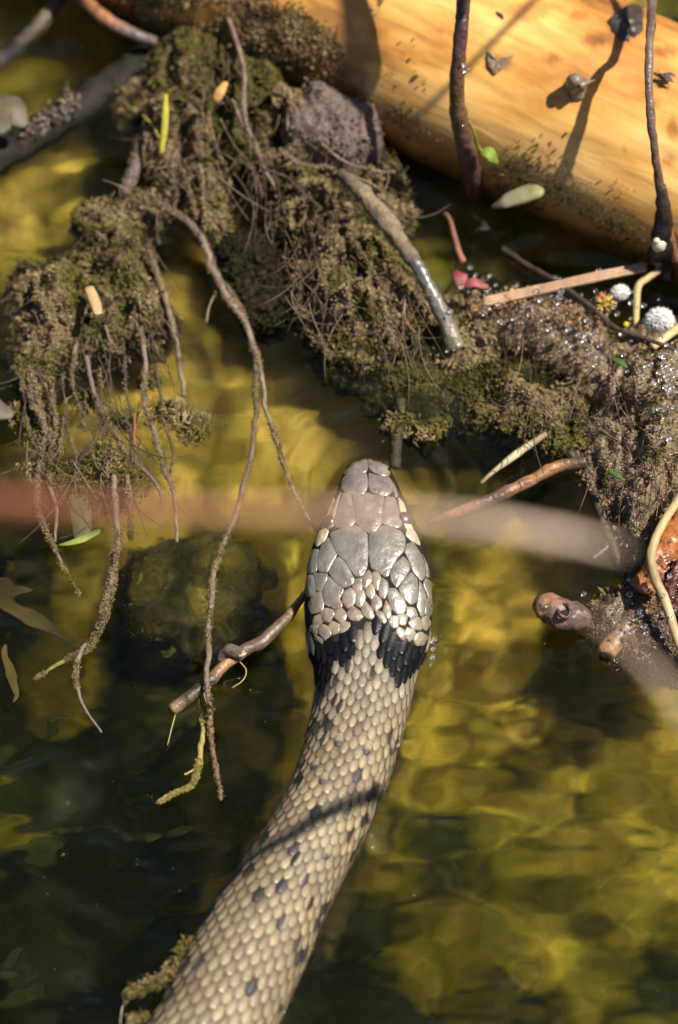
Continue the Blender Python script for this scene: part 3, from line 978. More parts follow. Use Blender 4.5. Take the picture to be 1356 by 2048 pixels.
# --- upper mossy root with rootlets draped over it
t = thing('mossy_root', 'thick moss-green root running down beside the peeled log', 'root')
heap(t, [[(345, 50), (400, 5), (450, -40), (520, -30), (500, 50), (560, 120), (595, 170), (570, 235), (510, 245), (480, 290), (460, 300), (430, 240), (400, 210), (340, 190), (310, 150)]], 6, 11, 1.0, 20, green=1.0, dark=.25, rim=60, amp=.5)
heap(t, [[(300, 215), (350, 180), (420, 190), (440, 300), (445, 360), (440, 440), (420, 452), (400, 430), (385, 350), (350, 330), (310, 350), (290, 290)],
         [(155, 425), (185, 400), (235, 405), (300, 385), (335, 405), (305, 440), (240, 452), (200, 462), (170, 442)],
         [(235, 175), (300, 130), (330, 180), (300, 230), (262, 240)]], [4, 2, 1], [9, 6, 4], 1.1, 24, green=.35, dark=.4, rim=35, amp=.8)
for k, (pts, w, c) in enumerate([([(455, 30), (485, 130), (490, 230), (510, 290), (530, 340), (552, 395)], [14, 13, 9], (.20, .13, .10)), ([(405, 170), (415, 240), (440, 310), (452, 328)], [10, 7], ROOTR),
                                 ([(462, 200), (490, 255), (510, 290)], [9, 7], (.2, .14, .1)), ([(485, 310), (510, 350), (528, 388)], [9, 6], ROOTR), ([(370, 340), (385, 400), (392, 440)], [9, 6], ROOTC), ([(345, 330), (352, 390), (345, 430)], [8, 5], ROOTC),
                                 ([(400, 330), (405, 390), (412, 440)], [12, 9], TAN_S)]):
    rootlet(t, pts, w, list(np.linspace(17 if k in (0, 1, 2) else 10, 6, len(pts))), c, seed=160 + k, fuzz=.15)
rootlet(t, [(293, 265), (278, 310), (262, 350), (248, 388)], [34, 36, 32], [5, 5, 4.5, 4], (.14, .105, .09), 'root_stub', seed=170, fuzz=.3, lump=.3, seg=12)
fibres(t, [(380, 260, 40), (420, 330, 25), (350, 330, 25), (460, 120, 40), (400, 100, 40), (250, 420, 40), (480, 250, 30)], 80, 13, (50, 150), (.14, .10, .065), seed=402)
tag(MB().tube(path([(332, 188), (330, 245), (323, 306)], [14, 14, 11], 16), [.25, .62, .6, .4], (.52, .46, .05), 8, 0, flat=.25).build('grass_leaf', M_LEAF), 'short upright yellow grass blade on the mossy root', 'grass')
tag(MB().tube(path([(285, 230), (303, 248), (319, 276)], [10, 10, 9], 12), [.1, .2, .2], (.50, .42, .06), 6).build('grass_leaf', M_LEAF), 'tiny thin yellow stalk leaning by the yellow grass blade', 'grass')
tag(MB().tube(path([(452, 165), (440, 182), (432, 202)], [19, 19, 18], 8), [.5, 1.0, .7], (.50, .27, .08), 8, .2, flat=.35).build('bark_flake', M_STRAW), 'small orange bark flake on the mossy root', 'bark')

# --- middle root clump
t = thing('root_clump', 'broad tan silt-crusted root clump between log and dark weed', 'roots')
heap(t, [[(430, 215), (500, 205), (560, 200), (640, 195), (700, 240), (760, 290), (800, 350), (820, 420), (800, 460), (740, 430), (690, 360), (640, 380), (590, 380), (540, 340), (500, 300)],
         [(545, 425), (590, 370), (650, 365), (700, 370), (740, 430), (790, 480), (835, 560), (870, 630), (890, 690), (850, 705), (780, 705), (740, 722), (690, 715), (640, 690), (605, 620), (592, 560), (570, 510)]],
     [4, 2], [10, 9], 1.15, 30, green=.35, dark=.5, rim=45, amp=.85, nscale=2.0)
for k, (pts, w, z, c) in enumerate([([(560, 300), (610, 330), (680, 340), (760, 380)], [12, 8], 15, ROOTC), ([(700, 470), (745, 540), (780, 600)], [9, 6], 12, ROOTD), ([(810, 600), (812, 640), (830, 665)], [9, 7], 11, ROOTR),
                                    ([(640, 285), (700, 330), (790, 345)], [10, 8], 17, (.2, .14, .11)), ([(600, 600), (640, 680), (660, 720)], [20, 14], 2, ROOTD), ([(520, 330), (580, 360), (640, 420)], [9, 6], 13, ROOTD)]):
    rootlet(t, pts, w, z, c, seed=180 + k, fuzz=.2)
fibres(t, [(600, 280, 60), (720, 340, 50), (640, 450, 60), (700, 560, 60), (760, 640, 50), (620, 560, 30), (820, 600, 30), (540, 330, 40)], 130, 12, (40, 150), (.14, .10, .065), seed=403)
heap(t, [[(850, 640), (890, 600), (960, 605), (1005, 650), (985, 715), (930, 735), (880, 715)]], 1.5, 5, .9, 34, green=.2, dark=.4, rim=28, amp=.6)
o = thing('bark_piece', 'curled mauve-grey piece of bark on the tan root clump', 'bark')
heap(o, [[(565, 205), (602, 208), (612, 168), (650, 160), (690, 190), (742, 200), (757, 235), (748, 288), (700, 305), (640, 285), (580, 258)]], 12, 4, .08, 36, green=-.6, dark=.0, rim=16, amp=.35, name='bark_sheet', mat=M_ROOT, a=(.21, .155, .13), nscale=1.8, ragged=4)
o = thing('driftwood_stick', 'grey stick with a wet shiny end lying on the root clump', 'stick')
MB().tube(path([(680, 345), (725, 385), (775, 445), (815, 505), (830, 525)], [16, 16, 15, 13, 12], 40), [1.1, 1.55, 1.65, 1.4, 1.25], [(.07, .05, .04), (.19, .14, .085), (.17, .125, .08), (.10, .08, .06)], 14, .45, 41).build('dry_end', M_ROOT, o)
MB().tube(path([(806, 495), (840, 540), (870, 600), (895, 650), (912, 696)], [13, 11.5, 9, 6.5, 4], 40), [1.0, 1.25, 1.4, 1.5, 1.7], [(.07, .07, .07), (.11, .11, .10), (.15, .135, .11), (.17, .145, .085)], 14, .2, 42).build('wet_end', material('wet_stick', .28, .5, 500, .8, 900, .0005, .7, coat=.25, rvar=.15), o)

# --- dark rotten leaf mass and dark weed under the root clump
t = thing('rotten_clump', 'black rotten plant clump behind the forked root', 'plant debris')
heap(t, [[(440, 475), (500, 462), (555, 490), (585, 560), (580, 620), (540, 655), (510, 640), (480, 580), (458, 520)]], .6, 3, .6, 44, green=.3, dark=.3, rim=40, a=(.035, .030, .016), b_=(.03, .028, .010), c_=(.03, .03, .01), amp=.5)
t = thing('water_weed', 'dark green fluffy weed hanging below the tan root clump', 'water plant')
heap(t, [[(632, 702), (700, 720), (770, 700), (850, 690), (950, 668), (1050, 690), (1100, 730), (1150, 800), (1115, 850), (1000, 852), (950, 862), (905, 836), (860, 862), (800, 822), (740, 802), (700, 748), (655, 738)]],
     -1.2, 2.4, 1.2, 46, green=.6, dark=.35, rim=60, amp=.5, a=(.085, .080, .025), b_=(.06, .06, .016), c_=(.075, .085, .02), ragged=16, name='weed_mat', mat=M_WEED, size=.9)
tuft(t, [(800, 850, 24), (850, 868, 20), (880, 850, 16), (1010, 850, 16)], .8, 1, 1.0, 47)

# --- wet mud bank
t = thing('mud_bank', 'wet brown muddy bank crusted with silt and glinting water', 'mud')
heap(t, [[(945, 625), (1000, 590), (1060, 585), (1130, 605), (1200, 650), (1240, 730), (1235, 790), (1185, 795), (1130, 735), (1060, 690), (960, 655)]], 2, 6.5, .8, 50, green=.0, dark=.15, rim=32, amp=.35, mat=M_WET, a=(.33, .235, .145), size=.4)
heap(t, [[(960, 812), (1000, 745), (1040, 772), (1100, 785), (1165, 775), (1190, 850), (1195, 905), (1130, 892), (1060, 855), (1000, 842)]], 1.5, 6, 1.2, 54, green=.6, dark=.35, rim=30, amp=.8)
heap(t, [[(1175, 745), (1225, 690), (1330, 680), (1420, 690), (1450, 1000), (1345, 1015), (1318, 1075), (1272, 1112), (1232, 1062), (1200, 985), (1160, 920), (1172, 850)]], 2, 13, .95, 58, green=.2, dark=.2, rim=70, amp=.45, a=(.33, .24, .145), mat=M_WET, size=.45)
fibres(t, [(1060, 640, 50), (1180, 720, 50), (1280, 760, 50), (1260, 900, 50), (1060, 810, 40), (1300, 980, 40)], 90, 12, (40, 130), (.12, .08, .055), seed=404)
heap(t, [[(1225, 690), (1260, 655), (1356, 640), (1450, 640), (1450, 720), (1330, 720)]], .6, 4, .35, 61, green=.1, dark=.3, rim=40, amp=.5, a=(.22, .16, .09), mat=M_WET, size=.5)

# ---------------------------------------------------------------- the peeled log
LR = 21.0e-3
la, lb = P(678, -2, 8), P(1270, 268, 8)
lx = (lb - la) / np.linalg.norm(lb - la)
lz = np.array([0, 0, 1.0]) - lx * lx[2]
lz /= np.linalg.norm(lz)
ly = np.cross(lz, lx)
LM = np.stack([lx, ly, lz], 1)


def on_log(px, py):
    d = FW + (px - 678) / F * RT + (1024 - py) / F * UP
    d /= np.linalg.norm(d)
    o_, dd = LM.T @ (CAM - la), LM.T @ d
    A_, B_, C_ = dd[1:] @ dd[1:], o_[1:] @ dd[1:], o_[1:] @ o_[1:] - LR ** 2
    q = B_ * B_ - A_ * C_
    h = CAM + d * ((-B_ - math.sqrt(max(q, 0))) / A_)
    n_ = LM @ ((LM.T @ (h - la)) * (0, 1, 1)) / LR
    return h, n_


log = thing('peeled_log', 'honey coloured barkless log lying in the water with dark stains', 'log')
nl, na = 330, 120
xs = np.linspace(-.13, .17, nl)
an = np.linspace(0, 2 * np.pi, na, endpoint=False)
XX, AA = np.meshgrid(xs, an, indexing='ij')
loc = np.stack([XX, LR * np.cos(AA), LR * np.sin(AA)], -1)
bulge = 1 + .05 * (fbm(loc * (.6, 1, 1), .5, 3, 70) - .5) + .02 * (fbm(loc * (.2, 1, 1), 2.5, 3, 71) - .5)
loc[..., 1:] *= bulge[..., None]
wv = (loc.reshape(-1, 3) @ LM.T) + la
pp = proj(wv)
tint = np.ones((len(wv), 3))
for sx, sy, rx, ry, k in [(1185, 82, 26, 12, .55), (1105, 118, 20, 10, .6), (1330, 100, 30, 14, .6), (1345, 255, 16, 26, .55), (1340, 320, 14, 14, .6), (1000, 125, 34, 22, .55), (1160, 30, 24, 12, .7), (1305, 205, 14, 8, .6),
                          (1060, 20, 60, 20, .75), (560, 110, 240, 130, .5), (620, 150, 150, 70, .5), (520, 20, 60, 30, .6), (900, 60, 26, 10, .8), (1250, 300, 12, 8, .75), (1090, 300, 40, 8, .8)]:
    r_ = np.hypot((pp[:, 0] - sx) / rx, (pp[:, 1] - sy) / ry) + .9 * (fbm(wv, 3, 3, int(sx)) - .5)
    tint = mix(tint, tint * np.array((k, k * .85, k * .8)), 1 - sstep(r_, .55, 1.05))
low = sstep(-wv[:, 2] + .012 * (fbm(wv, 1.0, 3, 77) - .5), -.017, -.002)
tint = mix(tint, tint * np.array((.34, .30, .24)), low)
i = np.arange(nl * na).reshape(nl, na)
j = np.roll(i, -1, 1)
f = np.stack([i[:-1], i[1:], j[1:], j[:-1]], -1).reshape(-1, 4)
e0, e1 = np.array([[xs[0], 0, 0]]), np.array([[xs[-1], 0, 0]])
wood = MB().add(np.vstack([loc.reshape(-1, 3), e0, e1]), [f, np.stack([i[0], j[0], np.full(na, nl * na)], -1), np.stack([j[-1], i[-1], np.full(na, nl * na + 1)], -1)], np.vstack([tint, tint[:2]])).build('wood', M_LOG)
from mathutils import Matrix
wood.matrix_world = Matrix(np.vstack([np.hstack([LM, la[:, None]]), [0, 0, 0, 1]]).tolist())
wood.parent = log


def log_patch(poly, h, c, name, mat, n=30, lump=.5):
    z = np.array(poly, float)
    cen = z.mean(0)
    ring = resample_ring(z, n)
    ring = ring + rng.normal(0, 1.2, ring.shape)
    V = []
    for inset, hh in ((-.08, -.3), (0, .5), (.2, .9), (.5, 1.0), (.8, .9)):
        for q in ring + (cen - ring) * inset:
            p_, n_ = on_log(*q)
            V.append(p_ + n_ * (h * hh * (1 + lump * rng.normal() * (hh > .6)) * 1e-3))
    p_, n_ = on_log(*cen)
    V.append(p_ + n_ * h * 1e-3)
    i = np.arange(5 * n).reshape(5, n)
    j = np.roll(i, -1, 1)
    return MB().add(V, [np.stack([i[:-1], i[1:], j[1:], j[:-1]], -1).reshape(-1, 4), np.stack([i[-1], np.full(n, 5 * n), j[-1]], -1)], c).build(name, mat, log)


log_patch([(1215, 45), (1235, 25), (1262, 10), (1285, 20), (1286, 60), (1268, 72), (1245, 62), (1262, 80), (1240, 78)], .9, (.055, .04, .035), 'bark_scrap', M_TWIG)
log_patch([(975, 100), (995, 118), (1030, 110), (1012, 128), (990, 150), (978, 140)], .3, (.22, .15, .09), 'knot_scar', M_ROOT, 24)
log_patch([(992, 22), (1005, 30), (1008, 38), (996, 30)], .3, (.10, .06, .05), 'bark_scrap', M_TWIG, 14)
h_, n_ = on_log(1152, 178)
stub = MB().tube(catmull(np.array([h_ - n_ * .001, h_ + n_ * .0015 + (0, 0, .001), h_ + n_ * .003 + (.0005, 0, .002)]), 10), [2.2, 1.8, 1.0], [(.16, .12, .09), (.22, .17, .12), (.16, .12, .09)], 14, .6, 81).build('branch_stub', M_TWIG, log)
MB().tube(path([(1158, 172), (1175, 165), (1190, 160)], [h_[2] * 1e3 + 3.5, h_[2] * 1e3 + 3.8, h_[2] * 1e3 + 4], 8), [.9, .5, .15], (.14, .10, .07), 8, .3, 82).build('branch_splinter', M_TWIG, stub)
# algae and silt along the log's waterline
n = 90000
x_ = rng.uniform(-.07, .085, n)
hz = rng.normal(3.0, 4.2, n) * (.7 + 1.0 * fbm(np.stack([x_, 0 * x_, 0 * x_], -1), .8, 2, 84))
hz = np.where(x_ < -.012, hz + 5 * sstep(-x_, .012, .03), hz)
ang = np.arcsin(np.clip((hz - 8 + .8) / 21.0, -.98, .98))
loc = np.stack([x_, -LR * np.cos(ang), LR * np.sin(ang)], -1)
wp = loc @ LM.T + la
nn = np.stack([0 * x_, -np.cos(ang), np.sin(ang)], -1) @ LM.T
keep = fbm(wp, 1.6, 3, 85) + .05 * rng.normal(size=n) > .42 + .014 * np.maximum(0, hz - 4)
kind(MB().crumbs(wp[keep], nn[keep], .2 * rng.lognormal(0, .4, keep.sum()), silt_tint(wp[keep], 86, .7, .5, a=(.22, .15, .07)), bias=.4).build('moss', M_SILT, log, smooth=False), 'stuff')


# brown silt lying on the log's buried end
n = 60000
x_ = rng.uniform(-.06, .014, n)
ang = rng.uniform(-.35, 1.25, n)
loc = np.stack([x_, -LR * np.cos(ang), LR * np.sin(ang)], -1)
wp = loc @ LM.T + la
nn = np.stack([0 * x_, -np.cos(ang), np.sin(ang)], -1) @ LM.T
cover = fbm(wp, 1.1, 4, 87) + .04 * rng.normal(size=n) - 14 * np.maximum(0, x_ + .006) - .16 * np.maximum(0, ang - .75)
keep = cover > .41
kind(MB().crumbs(wp[keep], nn[keep], .24 * rng.lognormal(0, .4, keep.sum()), silt_tint(wp[keep], 88, .3, .5, a=(.27, .18, .085)), bias=.4).build('silt_fuzz', M_SILT, log, smooth=False), 'stuff')


def over_log(pts, clear):
    out = []
    for (x, y), c in zip(pts, clear):
        h = on_log(x, y)[0]
        out.append(P(x, y, max(h[2], 0) * 1e3 + c))
    return np.array(out)


def grow_on(p, length, up=.25):
    d = p[-1] - p[-3]
    d = d / np.linalg.norm(d) + np.array((0, 0, up))
    d /= np.linalg.norm(d)
    return np.vstack([p, p[-1] + d * length * .5, p[-1] + d * length])


# ---------------------------------------------------------------- upright stems in front of the log
o = thing('upright_twig', 'dark red wet upright twig with a green bud at its foot', 'twig')
tw = grow_on(over_log([(946, 384), (944, 350), (930, 290), (916, 215), (914, 170), (918, 110), (924, 40), (927, 5)], [.5, 2, 5, 8, 10, 12, 14, 15]), .06)
MB().tube(catmull(tw, 90), [1.7, 1.75, 1.6, 1.35, 1.2, 1.2, 1.15, 1.0], [(.10, .055, .045), (.11, .055, .045), (.12, .06, .03), (.065, .03, .028), (.07, .032, .03), (.09, .05, .04)], 14, .25, 90).build('stem', M_TWIG, o)
MB().tube(catmull(np.array([tw[-2], tw[-2] + (.012, -.004, .006), tw[-2] + (.028, -.006, .008), tw[-2] + (.045, 0, .014)]), 30), [.6, .5, .35], (.09, .05, .04), 8, .2, 91).build('side_stem', M_TWIG, o)
MB().tube(catmull(over_log([(938, 242), (948, 265), (955, 290), (965, 306)], [9, 8, 6, 5]), 16), [.22, .25, .3], (.25, .32, .04), 6).build('bud_stalk', M_LEAF, o)
p0, p1 = over_log([(955, 304), (996, 326)], [5, 4])
MB().tube(catmull(np.array([p0, (p0 + p1) / 2 + (0, 0, .0015), p1]), 14), [.3, 1.2, 1.5, .3], (.22, .30, .04), 10, .3, 92, flat=.3).build('green_bud', M_LEAF, o)
o = thing('upright_sprig', 'grey-brown upright stem with a swollen black foot', 'twig')
MB().tube(catmull(grow_on(over_log([(1328, 425), (1318, 360), (1308, 290), (1299, 200), (1298, 110), (1302, 50), (1303, 20)], [3, 6, 9, 12, 15, 17, 18]), .07), 100), [1.0, .75, .8, .75, .8, .85, .8], [(.05, .035, .03), (.13, .08, .06), (.15, .10, .075), (.14, .09, .07), (.30, .24, .18)], 12, .3, 93).build('stem', M_TWIG, o)
MB().tube(catmull(over_log([(1322, 545), (1325, 490), (1327, 440), (1326, 405), (1322, 372)], [2.6, 2.6, 3, 4, 5.2]), 40), [2.4, 2.2, 1.6, 1.2, .8], [(.012, .010, .010), (.016, .012, .012), (.05, .032, .03)], 14, .3, 94).build('swollen_foot', M_TWIG, o)
MB().tube(catmull(over_log([(1330, 420), (1340, 470), (1352, 520)], [3, 2.5, 2.5]), 20), [.6, .8, .9], (.20, .09, .06), 10, .2, 95).build('side_stem', M_TWIG, o)

# the fly on the log
h_, n_ = on_log(1326, 160)
fly = thing('fly', 'small black fly sitting on the peeled log beside the upright stem', 'insect')
ax = np.array([.93, -.30, -.15])
ax /= np.linalg.norm(ax)
c0 = h_ + n_ * .0010
MB().tube(np.array([c0 - ax * .0012, c0 - ax * .0006, c0, c0 + ax * .0005]), [.22, .45, .5, .3], (.012, .012, .014), 10).build('thorax', M_FLY, fly)
MB().tube(np.array([c0 + ax * .0004, c0 + ax * .001, c0 + ax * .0016]), [.35, .4, .15], (.02, .018, .018), 10).build('abdomen', M_FLY, fly)
MB().ball(c0 - ax * .0014 + n_ * .0001, .34, (.03, .015, .012)).build('head', M_FLY, fly)
sd = np.cross(ax, n_)
for s_ in (-1, 1):
    MB().tube(np.array([c0 + n_ * .0005 + sd * s_ * .0002, c0 + ax * .001 + n_ * .0007 + sd * s_ * .0006, c0 + ax * .0022 + n_ * .0006 + sd * s_ * .0007]), [.1, .45, .12], (.10, .09, .08), 8, flat=.08).build('wing', M_LEAF, fly)
    for q_ in (-.0007, 0, .0007):
        a_ = c0 + ax * q_
        MB().tube(np.array([a_, a_ + sd * s_ * .0008 + n_ * .0003 + ax * q_ * .6, a_ + sd * s_ * .0015 - n_ * .0010 + ax * q_ * 1.4]), [.07, .06, .04], (.01, .01, .01), 6).build('leg', M_FLY, fly)

# ---------------------------------------------------------------- loose bits among the mud and roots
def stick(name, pts, z, w, c, label, cat, mat=None, flat=1.0, lump=.25, seed=0, seg=12, n=None, group=None):
    p = path(pts, z, n or 12 * len(pts))
    o = MB().tube(p, [x * K * 500 for x in w], c, seg, lump, seed, flat=flat).build(name, mat or M_TWIG)
    return tag(o, label, cat, group)


stick('bud_scale', [(984, 414), (1010, 403), (1045, 390), (1075, 380), (1100, 368)], [7, 9, 10.5, 11.5, 12], [8, 34, 42, 38, 10], [(.36, .34, .20), (.40, .38, .22), (.34, .33, .16), (.42, .40, .12)], 'pale silky willow bud scale floating below the log', 'bud', M_LEAF, .45, .08, 200)
o = thing('reed_piece', 'straight tan split reed lying over the wet mud', 'reed')
for k, dy in enumerate((-6, 0, 6)):
    MB().tube(path([(968, 604 + dy), (1080, 579 + dy), (1190, 554 + dy), (1292, 534 + dy)], [8.5, 9, 9, 8], 40), [.42, .42, .42, .36], [(.40, .25, .15), (.33, .20, .12), (.42, .27, .17)], 10, .2, 205 + k).build('reed_strand', M_STRAW, o)
stick('bent_straw', [(1400, 488), (1356, 514), (1300, 553), (1277, 572), (1273, 610), (1272, 655)], [9, 9, 8, 8, 7, 6], [15, 15, 14, 16, 15, 12], (.40, .29, .13), 'kinked yellow straw standing among the foam', 'straw', M_STRAW, 1, .1, 210)
stick('straw_end', [(1305, 694), (1335, 672), (1400, 625)], [9, 9, 8], [18, 18, 17], (.46, .34, .15), 'short yellow straw tip poking from under white fluff', 'straw', M_STRAW, .8, .1, 211)
stick('dark_twiglet', [(1005, 498), (1060, 535), (1110, 562), (1180, 612), (1230, 655), (1300, 680), (1380, 712)], [2, 5, 8, 10, 11, 12, 12], [14, 14, 12, 10, 9, 8], (.06, .04, .03), 'thin dark twig crossing the mud under the reed', 'twig', None, 1, .3, 212)
stick('pink_stem', [(862, 412), (895, 432), (908, 470), (918, 505), (926, 522)], [1, 2, 4, 6, 6.5], [8, 9, 11, 13, 14], [(.16, .10, .06), (.36, .17, .12), (.50, .20, .15)], 'thin salmon-pink stem leading to the red petal', 'stem', M_LEAF, 1, .1, 213)
o = thing('red_petal', 'crumpled wet red petal on the mud by the reed', 'petal')
for k, (pts, w) in enumerate([([(908, 542), (920, 556), (925, 578)], [14, 34, 16]), ([(918, 575), (945, 566), (976, 572)], [16, 26, 12])]):
    MB().tube(path(pts, [8, 9.5, 8.5], 14), [x * K * 500 for x in w], [(.26, .03, .04), (.36, .09, .10), (.30, .11, .09)], 14, .6, 214 + k, flat=.35).build('petal_fold', M_LEAF, o)
for (x, y, r, k), lab in zip([(1240, 585, 20, 1), (1319, 640, 30, 2)], ['small round white seed fluff between reed and kinked straw', 'larger white seed fluff ball above the straw tip']):
    c = P(x, y, 9)
    n = int(70 * r)
    d = rng.normal(size=(n, 3))
    d /= np.linalg.norm(d, axis=1)[:, None]
    o = MB().ball(c, r * K * 1000 * .80, (.92, .92, .90), (1, .8, .8), 20, 14, .12, k)
    o.crumbs(c + d * r * K * np.array((1, .8, .8)) * .86, d, r * K * 1000 * .16 * rng.uniform(.4, 1.6, n), (.95, .95, .93), long=5, bias=.5)
    tag(o.build('seed_fluff', M_FLUFF), lab, 'seed fluff')
o = thing('snail_shell', 'tiny whitish snail shell at the foot of the upright stem', 'shell')
MB().ball(over_log([(1319, 490)], [4.6])[0], 1.45, (.52, .50, .38), (1, .8, 1), 16, 10, .08, 5).build('whorl', M_PLATE, o)
MB().ball(over_log([(1313, 482)], [5.4])[0], .7, (.50, .46, .30), (1, .8, 1), 12, 8).build('spire', M_PLATE, o)
o = thing('tiny_seed_head', 'spiky yellowish seed head in the foam beside the small white fluff', 'seed head')
c = P(1210, 612, 9)
d = rng.normal(size=(60, 3))
d[:, 2] = abs(d[:, 2])
d /= np.linalg.norm(d, axis=1)[:, None]
MB().ball(c, 1.0, (.34, .26, .06), nu=12, nv=8, lump=.3).build('seed_core', M_SILT, o)
MB().crumbs(c + d * .0011, d, np.full(60, 1.1), (.50, .32, .10), long=6, bias=.9).build('bristles', M_STRAW, o)
MB().ball(c + (-.0007, .0016, .0008), .7, (.40, .10, .03), nu=10, nv=7, lump=.3).build('red_tip', M_PLATE, o)
tag(MB().ball(P(1252, 649, 11), .55, (.75, .55, .02), nu=12, nv=8).build('yellow_seed', M_LEAF), 'tiny bright yellow seed on the mud near the dark twig', 'seed')
for x, y, z, lab in ((1240, 725, 13, 'tiny glossy green leaf on top of the mud bank'), (1234, 950, 9, 'small bright green leaf low on the mud bank')):
    tag(MB().tube(path([(x - 16, y - 8), (x, y), (x + 14, y + 10)], z, 10), [.2, .75, .2], (.07, .15, .025), 10, .3, 3, flat=.4).build('green_leaflet', M_LEAF), lab, 'leaf')
tag(MB().tube(path([(862, 268), (872, 280), (884, 292)], 5, 10), [.3, .9, .4], (.40, .20, .14), 10, .3, 3, flat=.5).build('bark_flake', M_STRAW), 'small pinkish flake at the waterline of the log', 'bark')
# rusty litter on the mud
n = 700
x_, y_ = rng.uniform(935, 1200, n), rng.normal(0, 18, n)
q = np.array([P(a, 612 + (a - 1000) * .10 + b_, 8.5) for a, b_ in zip(x_, y_)])
kind(tag(MB().crumbs(q, np.tile((0, 0, 1.), (n, 1)), rng.uniform(.12, .5, n), np.array((.27, .15, .065)) * rng.uniform(.4, 1.3, (n, 1)), bias=.2).build('plant_litter', M_TWIG, smooth=False), 'rusty crumbs of plant litter strewn on the mud below the reed', 'litter'), 'stuff')

# ---------------------------------------------------------------- twigs over the open water
o = stick('brown_twig', [(855, 1046), (905, 1028), (960, 1008), (1010, 986), (1060, 962), (1110, 936), (1170, 924)], [-2, .4, 1.6, 2, 2.2, 2.6, 3], [12, 18, 22, 26, 25, 26, 26], [(.26, .13, .08), (.26, .12, .07), (.07, .045, .035), (.24, .12, .06), (.27, .13, .055), (.06, .04, .03)], 'brown twig running from the water into the mud bank', 'twig', None, 1, .3, 220)
stick('pale_twig', [(962, 966), (985, 945), (1015, 922), (1050, 896), (1092, 868)], [.2, .8, 1.4, 2, 3], [7, 9, 15, 15, 12], [(.16, .11, .06), (.42, .34, .20), (.50, .42, .26), (.24, .17, .09)], 'short pale peeled twig above the brown twig', 'twig', M_STRAW, 1, .25, 221)
stick('dark_peg', [(800, 800), (797, 845), (792, 890), (790, 936)], [1.2, .8, .6, .4], [20, 25, 24, 22], (.035, .030, .014), 'short dark stick hanging from the weed toward the snout', 'stick', M_ROOT, 1, .3, 224)
t = thing('sunken_branch', 'dark forked stick standing in the water beside the mud bank', 'stick')
rootlet(t, [(1140, 905), (1172, 950), (1198, 1012), (1226, 1090), (1245, 1150), (1250, 1172)], [30, 28, 26, 24, 12], [1.5, 1.2, 1, .8, .6, .4], (.05, .035, .02), 'stem', M_TWIG, seed=222, seg=12)
rootlet(t, [(1236, 1072), (1212, 1092), (1186, 1114)], [14, 14, 12], [1, .8, .6], (.09, .055, .035), 'side_stem', M_TWIG, seed=223)
t = thing('knobby_stick', 'floating knobby brown stick with a round hollow and cut end', 'stick')
MB().tube(path([(1072, 1205), (1092, 1212), (1120, 1226), (1150, 1234), (1178, 1240)], [1, 1.4, 1.6, 1.4, .8], 40), [1.2, 2.5, 2.9, 2.4, 1.4], [(.12, .07, .04), (.30, .17, .09), (.20, .11, .08), (.10, .06, .05), (.12, .07, .05)], 18, .35, 230).build('knob', M_TWIG, t)
c = P(1128, 1222, 4.2)
th = np.linspace(0, 2 * np.pi, 25)
MB().tube(np.stack([c[0] + .00105 * np.cos(th), c[1] + .00125 * np.sin(th), c[2] + .0003 * np.sin(th * 2)], -1), .33, (.07, .04, .03), 8, .2, 231).build('hole_rim', M_TWIG, t)
MB().ball(c - (0, 0, .0003), .9, (.012, .008, .006), (1, 1, .3)).build('hole', M_ROOT, t)
heap(t, [[(1178, 1222), (1232, 1172), (1300, 1160), (1362, 1235), (1400, 1330), (1350, 1340), (1290, 1316), (1222, 1296), (1190, 1265)]], .4, 4.5, .55, 233, green=.15, dark=.35, rim=30, amp=.6, a=(.22, .14, .085), mat=M_WET, name='muddy_bark', size=.6)
c = P(1214, 1303, 1)
MB().tube(np.array([c + (.006, .008, .001), c + (.003, .004, .0005), c, c + (-.0002, -.0006, 0)]), [1.6, 1.7, 1.75, 1.55], [(.10, .06, .04), (.12, .07, .04), (.30, .16, .07), (.34, .18, .08)], 16, .12, 234).build('cut_stub', M_TWIG, t)
MB().ball(c + (-.0003, -.0011, .0002), 1.25, (.015, .010, .006), (1, .45, 1), 14, 9).build('hollow', M_ROOT, t)
MB().tube(path([(1285, 1180), (1310, 1130), (1345, 1070), (1380, 1010)], [4, 6, 8, 9], 30), [1.9, 2.2, 2.2, 2], [(.26, .11, .035), (.34, .12, .035), (.40, .15, .045)], 14, .7, 235).build('orange_root', M_TWIG, t)
stick('curved_stalk', [(1400, 940), (1356, 1000), (1318, 1062), (1302, 1112), (1310, 1155), (1330, 1200), (1352, 1270), (1375, 1340)], [11, 11, 11, 11, 10, 9, 7, 5], [14, 17, 18, 19, 20, 20, 18, 16], [(.36, .29, .12), (.40, .32, .14), (.30, .22, .11), (.42, .31, .17), (.36, .24, .13)], 'curved tan stalk looping over the orange root', 'stalk', M_STRAW, 1, .15, 240)
t = thing('wet_bark', 'dark red wet bark behind the curved tan stalk', 'bark')
heap(t, [[(1318, 1120), (1345, 1080), (1420, 1060), (1450, 1240), (1400, 1290), (1350, 1240), (1325, 1180)]], 3, 5, .15, 244, green=-.4, dark=.3, rim=25, amp=.6, a=(.20, .075, .05), mat=M_WET, name='bark_sheet', size=.5)

